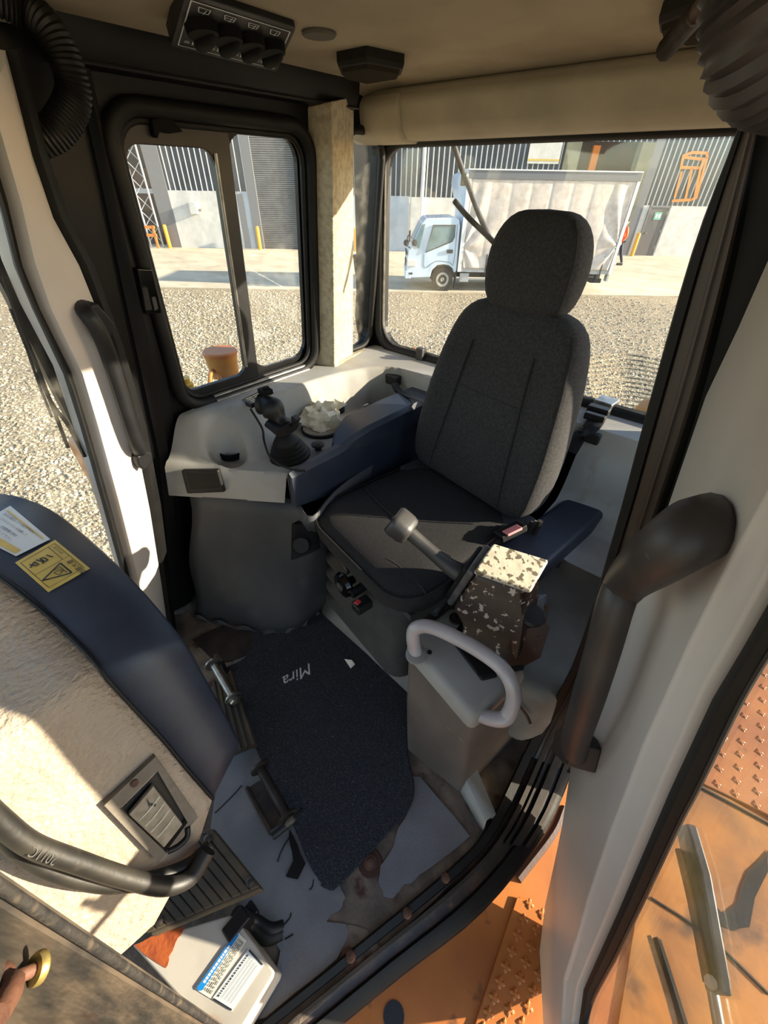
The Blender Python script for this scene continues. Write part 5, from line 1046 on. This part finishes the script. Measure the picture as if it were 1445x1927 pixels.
# ---- hoses in front of the console
def hz(pts): return [onp(x, y, DP+DN*o_, DN) for x, y, o_ in pts]
h1 = tube('rubber_hose', hz([(-60, 1490, .07), (0, 1545, .06), (60, 1590, .055), (140, 1620, .05), (230, 1650, .045), (310, 1668, .045), (360, 1650, .045), (392, 1600, .045)]), .0135, 'hose', seg=14); tag(h1, 'thick worn rubber hose running along the front console, lower of two', 'hose')
h2 = tube('rubber_hose', hz([(-60, 1510, .04), (0, 1560, .03), (50, 1612, .028), (130, 1650, .025), (220, 1665, .022), (300, 1650, .02), (360, 1625, .02), (394, 1592, .015)]), .012, 'hose', seg=14); h2.name = 'rubber_hose'
h1_lab = 'thick worn rubber hose with moulded letters crossing over the front console'; h1['label'] = h1_lab; tag(h2, 'rubber hose half hidden behind the lettered hose at the front console', 'hose')
ha_, hb_ = hz([(112, 1611, .053), (62, 1591, .056)]); hs_ = lambda p: p+(CAM-p).normalized()*.0142
text('moulded_letters', '2011C', .016, hs_(ha_), hs_(hb_)-hs_(ha_), (hs_(hb_)-hs_(ha_)).cross((CAM-ha_).normalized())*-1, 'hose', h1, extrude=.001)
# ---- door latch pin at lower left
def pface(x, y): return onp(x, y, PE0+V((.03, -.018, 0)), (PE1-PE0).cross(V((.17, -.032, 0))))
pb0 = pface(38, 1838); pdv = (CAM-pb0).normalized(); pdv = (pdv*.45+V((.55, .1, 0))+rt*.6).normalized()
lp = thing('latch_pin', 'brass coloured latch pin on the front door pillar at lower left', 'pin', pb0)
pc_ = pface(62, 1826)+(CAM-pb0).normalized()*.018; pdv = (pface(90, 1815)-pface(20, 1845)).normalized()*.75+(CAM-pb0).normalized()*.55; pdv.normalize()
lathe('pin_head', [(.001, .0), (.0095, .0), (.0105, .002), (.0105, .005), (.0085, .007), (.001, .0075)], pc_, pdv, 'brass', lp, seg=20); tube('pin_stem', [pc_, pc_-pdv*.026], .0045, 'rust', lp, seg=10, smoothpts=False)
lathe('pin_bracket', [(.001, -.026), (.011, -.024), (.013, -.012), (.010, -.007), (.001, -.007)], pc_-pdv*.01, pdv, 'rust', lp, seg=12); tube('bracket_arm', [pc_-pdv*.028, pface(8, 1862)+pdv*.004, pface(-8, 1915)], .008, 'rust', lp, seg=8)
# ---- ceiling fittings
def cz_(x, y, z=1.497): return onz(x, y, z)
sp_ = thing('switch_panel', 'black overhead panel with four wiper switches', 'switch panel', cz_(440, 60))
SPc = [cz_(325, 80, 1.478), cz_(517, 128, 1.478), cz_(552, 48, 1.50), cz_(352, -18, 1.50)]
def sq_(u, v, off=0):
    p = SPc[0].lerp(SPc[1], u).lerp(SPc[3].lerp(SPc[2], u), v); return p+SPn*off
SPn = (SPc[1]-SPc[0]).cross(SPc[3]-SPc[0]).normalized()
if SPn.dot(CAM-SPc[0]) < 0: SPn = -SPn
pb = prism('panel_body', [sq_(u, v, -.02) for u, v in rr2(-.02, 1.02, -.03, 1.03, .04, 3)], SPn*.024, 'plastic', sp_, bevel=.002)
def sl_lines(name, segs, w, m, p, off=.0048):
    vs = []; fs = []
    for s_ in segs:
        for a, b in zip(s_[:-1], s_[1:]):
            P0, P1 = sq_(*a, off), sq_(*b, off); t = P1-P0
            if t.length < 1e-6: continue
            t.normalize(); n = SPn.cross(t)*w/2; i = len(vs); vs += [P0-n-t*w*.3, P1-n+t*w*.3, P1+n+t*w*.3, P0+n-t*w*.3]; fs.append([i, i+1, i+2, i+3])
    return mesh(name, vs, fs, m, p, smooth=None, recalc=False)
sl_lines('panel_border', [[(.03, .06), (.97, .06), (.97, .94), (.03, .94), (.03, .06)]], .0022, 'stick_w', pb)
exu = (SPc[1]-SPc[0]).normalized(); eyu = (SPc[3]-SPc[0]); eyu = (eyu-exu*eyu.dot(exu)).normalized()
for k in range(4):
    u = .16+.225*k; c = sq_(u+.03, .46, .004)
    lathe('knob_base', [(.001, 0), (.026, 0), (.024, .012), (.001, .013)], sq_(u, .58, .004), SPn, 'knobm', sp_, seg=20)
    ax_ = (eyu*-.92+exu*.28).normalized(); bx_ = SPn.cross(ax_)
    rings = [[c+SPn*h+ax_*(.034*s_*math.copysign(abs(math.cos(a))**1.5, math.cos(a)))+bx_*(.017*s_*math.sin(a)) for a in [2*math.pi*j/20 for j in range(20)]] for h, s_ in ((0, .9), (.008, 1.0), (.014, .96), (.018, .7))]
    loft('switch_knob', rings, 'knobm', sp_, smooth=50)
    x0 = u-.01
    sl_lines('wiper_icon', [[(x0-.04, .80), (x0-.05, .88), (x0+.05, .88), (x0+.04, .80), (x0-.04, .80)], [(x0, .78), (x0+.02, .86)]] + ([[(x0-.045, .84), (x0+.045, .84)]] if k in (1, 2) else []), .0014, 'stick_w', sp_)
    sl_lines('wash_icon', [[(u-.09, .16), (u-.05, .16)], [(u-.085, .19), (u-.055, .19)], [(u-.02, .14), (u-.02, .22), (u+.03, .22)]], .0024, 'stick_w', sp_)
rc_ = lathe('round_cap', [(.001, 0), (.030, 0), (.031, .003), (.028, .006), (.001, .006)], cz_(600, 60, 1.505), (0, 0, -1), 'greycap', seg=24); tag(rc_, 'round grey blanking cap in the headliner beside the switch panel', 'cap')
def lamp(c4, label):
    c = sum(c4, V())/len(c4); t = thing('ceiling_lamp', label, 'lamp', c, 'cab ceiling lamps'); n = len(c4)
    loft('lamp_body', [[c.lerp(p, s_)+V((0, 0, -h)) for p in c4] for h, s_ in ((-.012, 1.0), (.006, 1.0), (.014, .95))], 'lamp', t, smooth=None, bevel=.003)
    loft('lamp_lens', [[c.lerp(p, s_)+V((0, 0, -h)) for p in c4] for h, s_ in ((.012, .90), (.020, .82), (.022, .5))], 'lens', t, smooth=30)
lamp([cz_(633, 108), cz_(690, 97), cz_(761, 112), cz_(757, 126), cz_(690, 138), cz_(640, 126)], 'small black hexagonal ceiling lamp left of the cab middle')
lamp([cz_(1243, 18), cz_(1320, -14), cz_(1420, -14), cz_(1420, 44), cz_(1300, 56), cz_(1246, 38)], 'black ceiling lamp behind the threaded rod near the door')
rdp = thing('threaded_rod', 'rusty threaded rod hanging down at the top right of the cab', 'rod', onp(1290, 55, (-.05, .5, 1.4), (0, 1, 0)))
ra0, ra1 = ony(1250, 96, .75), ony(1352, -22, .66)
tube('rod', [ra0, ra1], .0088, 'rustbrown', rdp, seg=10, smoothpts=False); dv = (ra1-ra0).normalized()
for k in range(22): lathe('thread', [(.0085, -.001), (.0108, 0), (.0085, .001)], ra0+dv*(.004+.0032*k), dv, 'darksteel', rdp, seg=10, cap=False)
# ================================================================== MACHINE BODY OUTSIDE THE CAB
FZ = -.30
fd1 = thing('track_fender', 'orange track fender deck below the near door', 'fender', (.4, .3, FZ))
prism('deck_plate', [V((-.2, -.9, FZ)), V((1.2, -.9, FZ)), V((1.2, 2.4, FZ)), V((.09, 2.4, FZ)), V((.09, .55, FZ)), V((-.2, -.3, FZ))], (0, 0, -.03), 'orange', fd1, smooth=None)
box('side_skirt', (1.2, .75, FZ-.3), (.03, 3.3, .6), 'orange', fd1)
lathe('deck_hole', [(.001, .0), (.026, .0), (.026, .0012), (.001, .0012)], onz(741, 1912, FZ+.0005), (0, 0, 1), 'ink', fd1, seg=20)
tube('weld_seam', [onz(975, 1655, FZ+.002), onz(1040, 1570, FZ+.002), onz(1062, 1520, FZ+.002)], .012, 'rustbrown', fd1, seg=6)
prism('wear_plate', [onz(x, y, FZ+.001) for x, y in ((1320, 1475), (1500, 1580), (1560, 2000), (1150, 2000), (1200, 1700))], (0, 0, .006), 'wornorange', fd1, smooth=None)
prism('black_smear', rough([(1318, 1690), (1335, 1700), (1360, 1720), (1385, 1700), (1405, 1640), (1445, 1600), (1445, 1640), (1420, 1690), (1410, 1745), (1380, 1752), (1340, 1730)], FZ+.0085, 2, 2, 8), (0, 0, .0008), 'rubber', fd1, smooth=None)
tube('plate_joint', [onz(x, y, FZ+.008) for x, y in ((1225, 1690), (1330, 1760), (1445, 1870))], .004, 'rubber', fd1, seg=5); tube('plate_joint', [onz(x, y, FZ+.008) for x, y in ((1310, 1478), (1380, 1515), (1500, 1580))], .005, 'rubber', fd1, seg=5)
# embossed anti slip stars sharing one mesh
sv = []; 
for j in range(16):
    a = 2*math.pi*j/16; r = .0145*(.42+.55*abs(math.cos(2*a))**1.2); sv.append((r*math.cos(a), r*math.sin(a), 0))
sv2 = [(x*.66, y*.66, .0024) for x, y, z in sv]; sme = bpy.data.meshes.new('anti_slip_star'); sme.from_pydata(sv+sv2+[(0, 0, .003)], [], [[j, (j+1) % 16, 16+(j+1) % 16, 16+j] for j in range(16)]+[[16+j, 16+(j+1) % 16, 32] for j in range(16)])
sme.materials.append(M['orange'])
def star(p, par_, rot): 
    o = bpy.data.objects.new('anti_slip_star', sme); o.location = p; o.rotation_euler = (0, 0, rot); COL.objects.link(o); par(o, par_)
tp1 = thing('tread_plate', 'narrow orange anti slip plate beside the door sill', 'plate', (.25, .2, FZ+.01))
e_ = [onz(x, y, FZ+.001) for x, y in ((972, 1688), (1052, 1735), (1090, 2000), (880, 2000), (893, 1927))]
prism('plate', e_, (0, 0, .007), 'orange', tp1, bevel=.002)
for (xa, ya, xb, yb, n) in ((996, 1701, 919, 1907, 8), (1020, 1720, 948, 1930, 8), (1046, 1740, 972, 1958, 8)):
    for k in range(n+2): star(onz(lerp(xa, xb, k/(n-1)), lerp(ya, yb, k/(n-1)), FZ+.0085), tp1, .25)
tp2 = thing('tread_plate', 'wide orange anti slip plate seen through the near door window', 'plate', (.8, 1.6, FZ+.01))
e2 = [onz(x, y, FZ+.001) for x, y in ((1322, 1478), (1290, 1380), (1310, 1280), (1400, 1150), (1560, 1080), (1620, 1300), (1600, 1610))]
prism('plate', e2, (0, 0, .012), 'orange', tp2, bevel=.002)
for (xa, ya, xb, yb, n) in ((1437, 1268, 1423, 1514, 11), (1403, 1322, 1383, 1493, 8), (1362, 1388, 1349, 1475, 4), (1474, 1240, 1466, 1530, 11), (1510, 1225, 1508, 1550, 11)):
    for k in range(n): star(onz(lerp(xa, xb, k/(n-1)), lerp(ya, yb, k/(n-1)), FZ+.0135), tp2, .5)
# right side tank with caps
tk = thing('side_tank', 'orange side tank outside the sliding window', 'tank', (-1.55, .7, .3))
prism('tank_body', [V((-1.28, .235, -1.0)), V((-1.70, .235, -1.0)), V((-1.76, 1.2, -1.0)), V((-1.28, 1.2, -1.0))], (0, 0, 1.585), 'orange', tk, bevel=.03, seg=3)
ct = thing('orange_canister', 'orange round canister standing on the tank outside the sliding window', 'canister', onz(425, 712, .585))
lathe('can_body', [(.001, 0), (.062, 0), (.072, .10), (.001, .10)], onz(424, 706, .586), (0, 0, 1), 'canister', ct, seg=28); lathe('can_lid', [(.074, .095), (.076, .11), (.07, .116), (.001, .116)], onz(424, 706, .586), (0, 0, 1), 'orange', ct, seg=28)
yc = lathe('filler_cap', [(.001, 0), (.034, 0), (.034, .035), (.026, .04), (.026, .058), (.001, .06)], onz(351, 738, .625), (0, 0, 1), 'capyellow', seg=16); tag(yc, 'small yellow filler cap outside the lower corner of the sliding window', 'cap')
le = tube('lifting_eye', [onz(395, 722, .59), onz(396, 705, .62), onz(402, 697, .63), onz(410, 700, .62), onz(414, 716, .59)], .010, 'canister', seg=8); tag(le, 'small tan lifting eye in front of the orange canister', 'eye')
rb_ = thing('machine_rear', 'orange rear body of the machine below the rear window', 'machine', (-.5, 1.6, -.5)); box('body_shell', (-.6, 1.66, -.65), (1.25, .56, 1.7), 'orange', rb_, bevel=.03)
# behind the rear window
for (x, y, lab) in ((782, 657, 'orange rounded bracket behind the rear window left of the seat'), (1238, 757, 'orange rounded bracket behind the rear window by the door post')):
    c = ony(x, y, 1.52); b = lathe('rear_bracket', [(.001, -.5), (.05, -.5), (.055, 0), (.045, .022), (.02, .034), (.001, .036)], c-V((0, 0, .03)), (0, 0, 1), 'canister', seg=18); tag(b, lab, 'bracket')
ww = thing('rear_wiper', 'rear window wiper with its arm parked outside the glass', 'wiper', ony(900, 430, 1.36))
tube('wiper_arm', [ony(848, 255, 1.345), ony(866, 310, 1.35), ony(880, 345, 1.35), ony(900, 400, 1.35), ony(920, 445, 1.345)], .008, 'greymetal', ww, seg=8); tube('wiper_blade', [ony(855, 378, 1.34), ony(880, 408, 1.34), ony(915, 442, 1.34), ony(935, 462, 1.34)], .008, 'rubber', ww, seg=8); box('arm_joint', ony(874, 338, 1.352), (.02, .014, .03), 'steel', ww, bevel=.003); tube('arm_pivot', [ony(846, 252, 1.345), ony(840, 235, 1.34)], .012, 'leverm', ww, seg=8, smoothpts=False)
cwp = tube('corner_wiper', [rwx(668, 480, -.05), rwx(674, 540, -.05), rwx(672, 600, -.05), rwx(680, 640, -.05)], .008, 'plastic', seg=8); tag(cwp, 'dark wiper arm outside the narrow corner window', 'wiper')
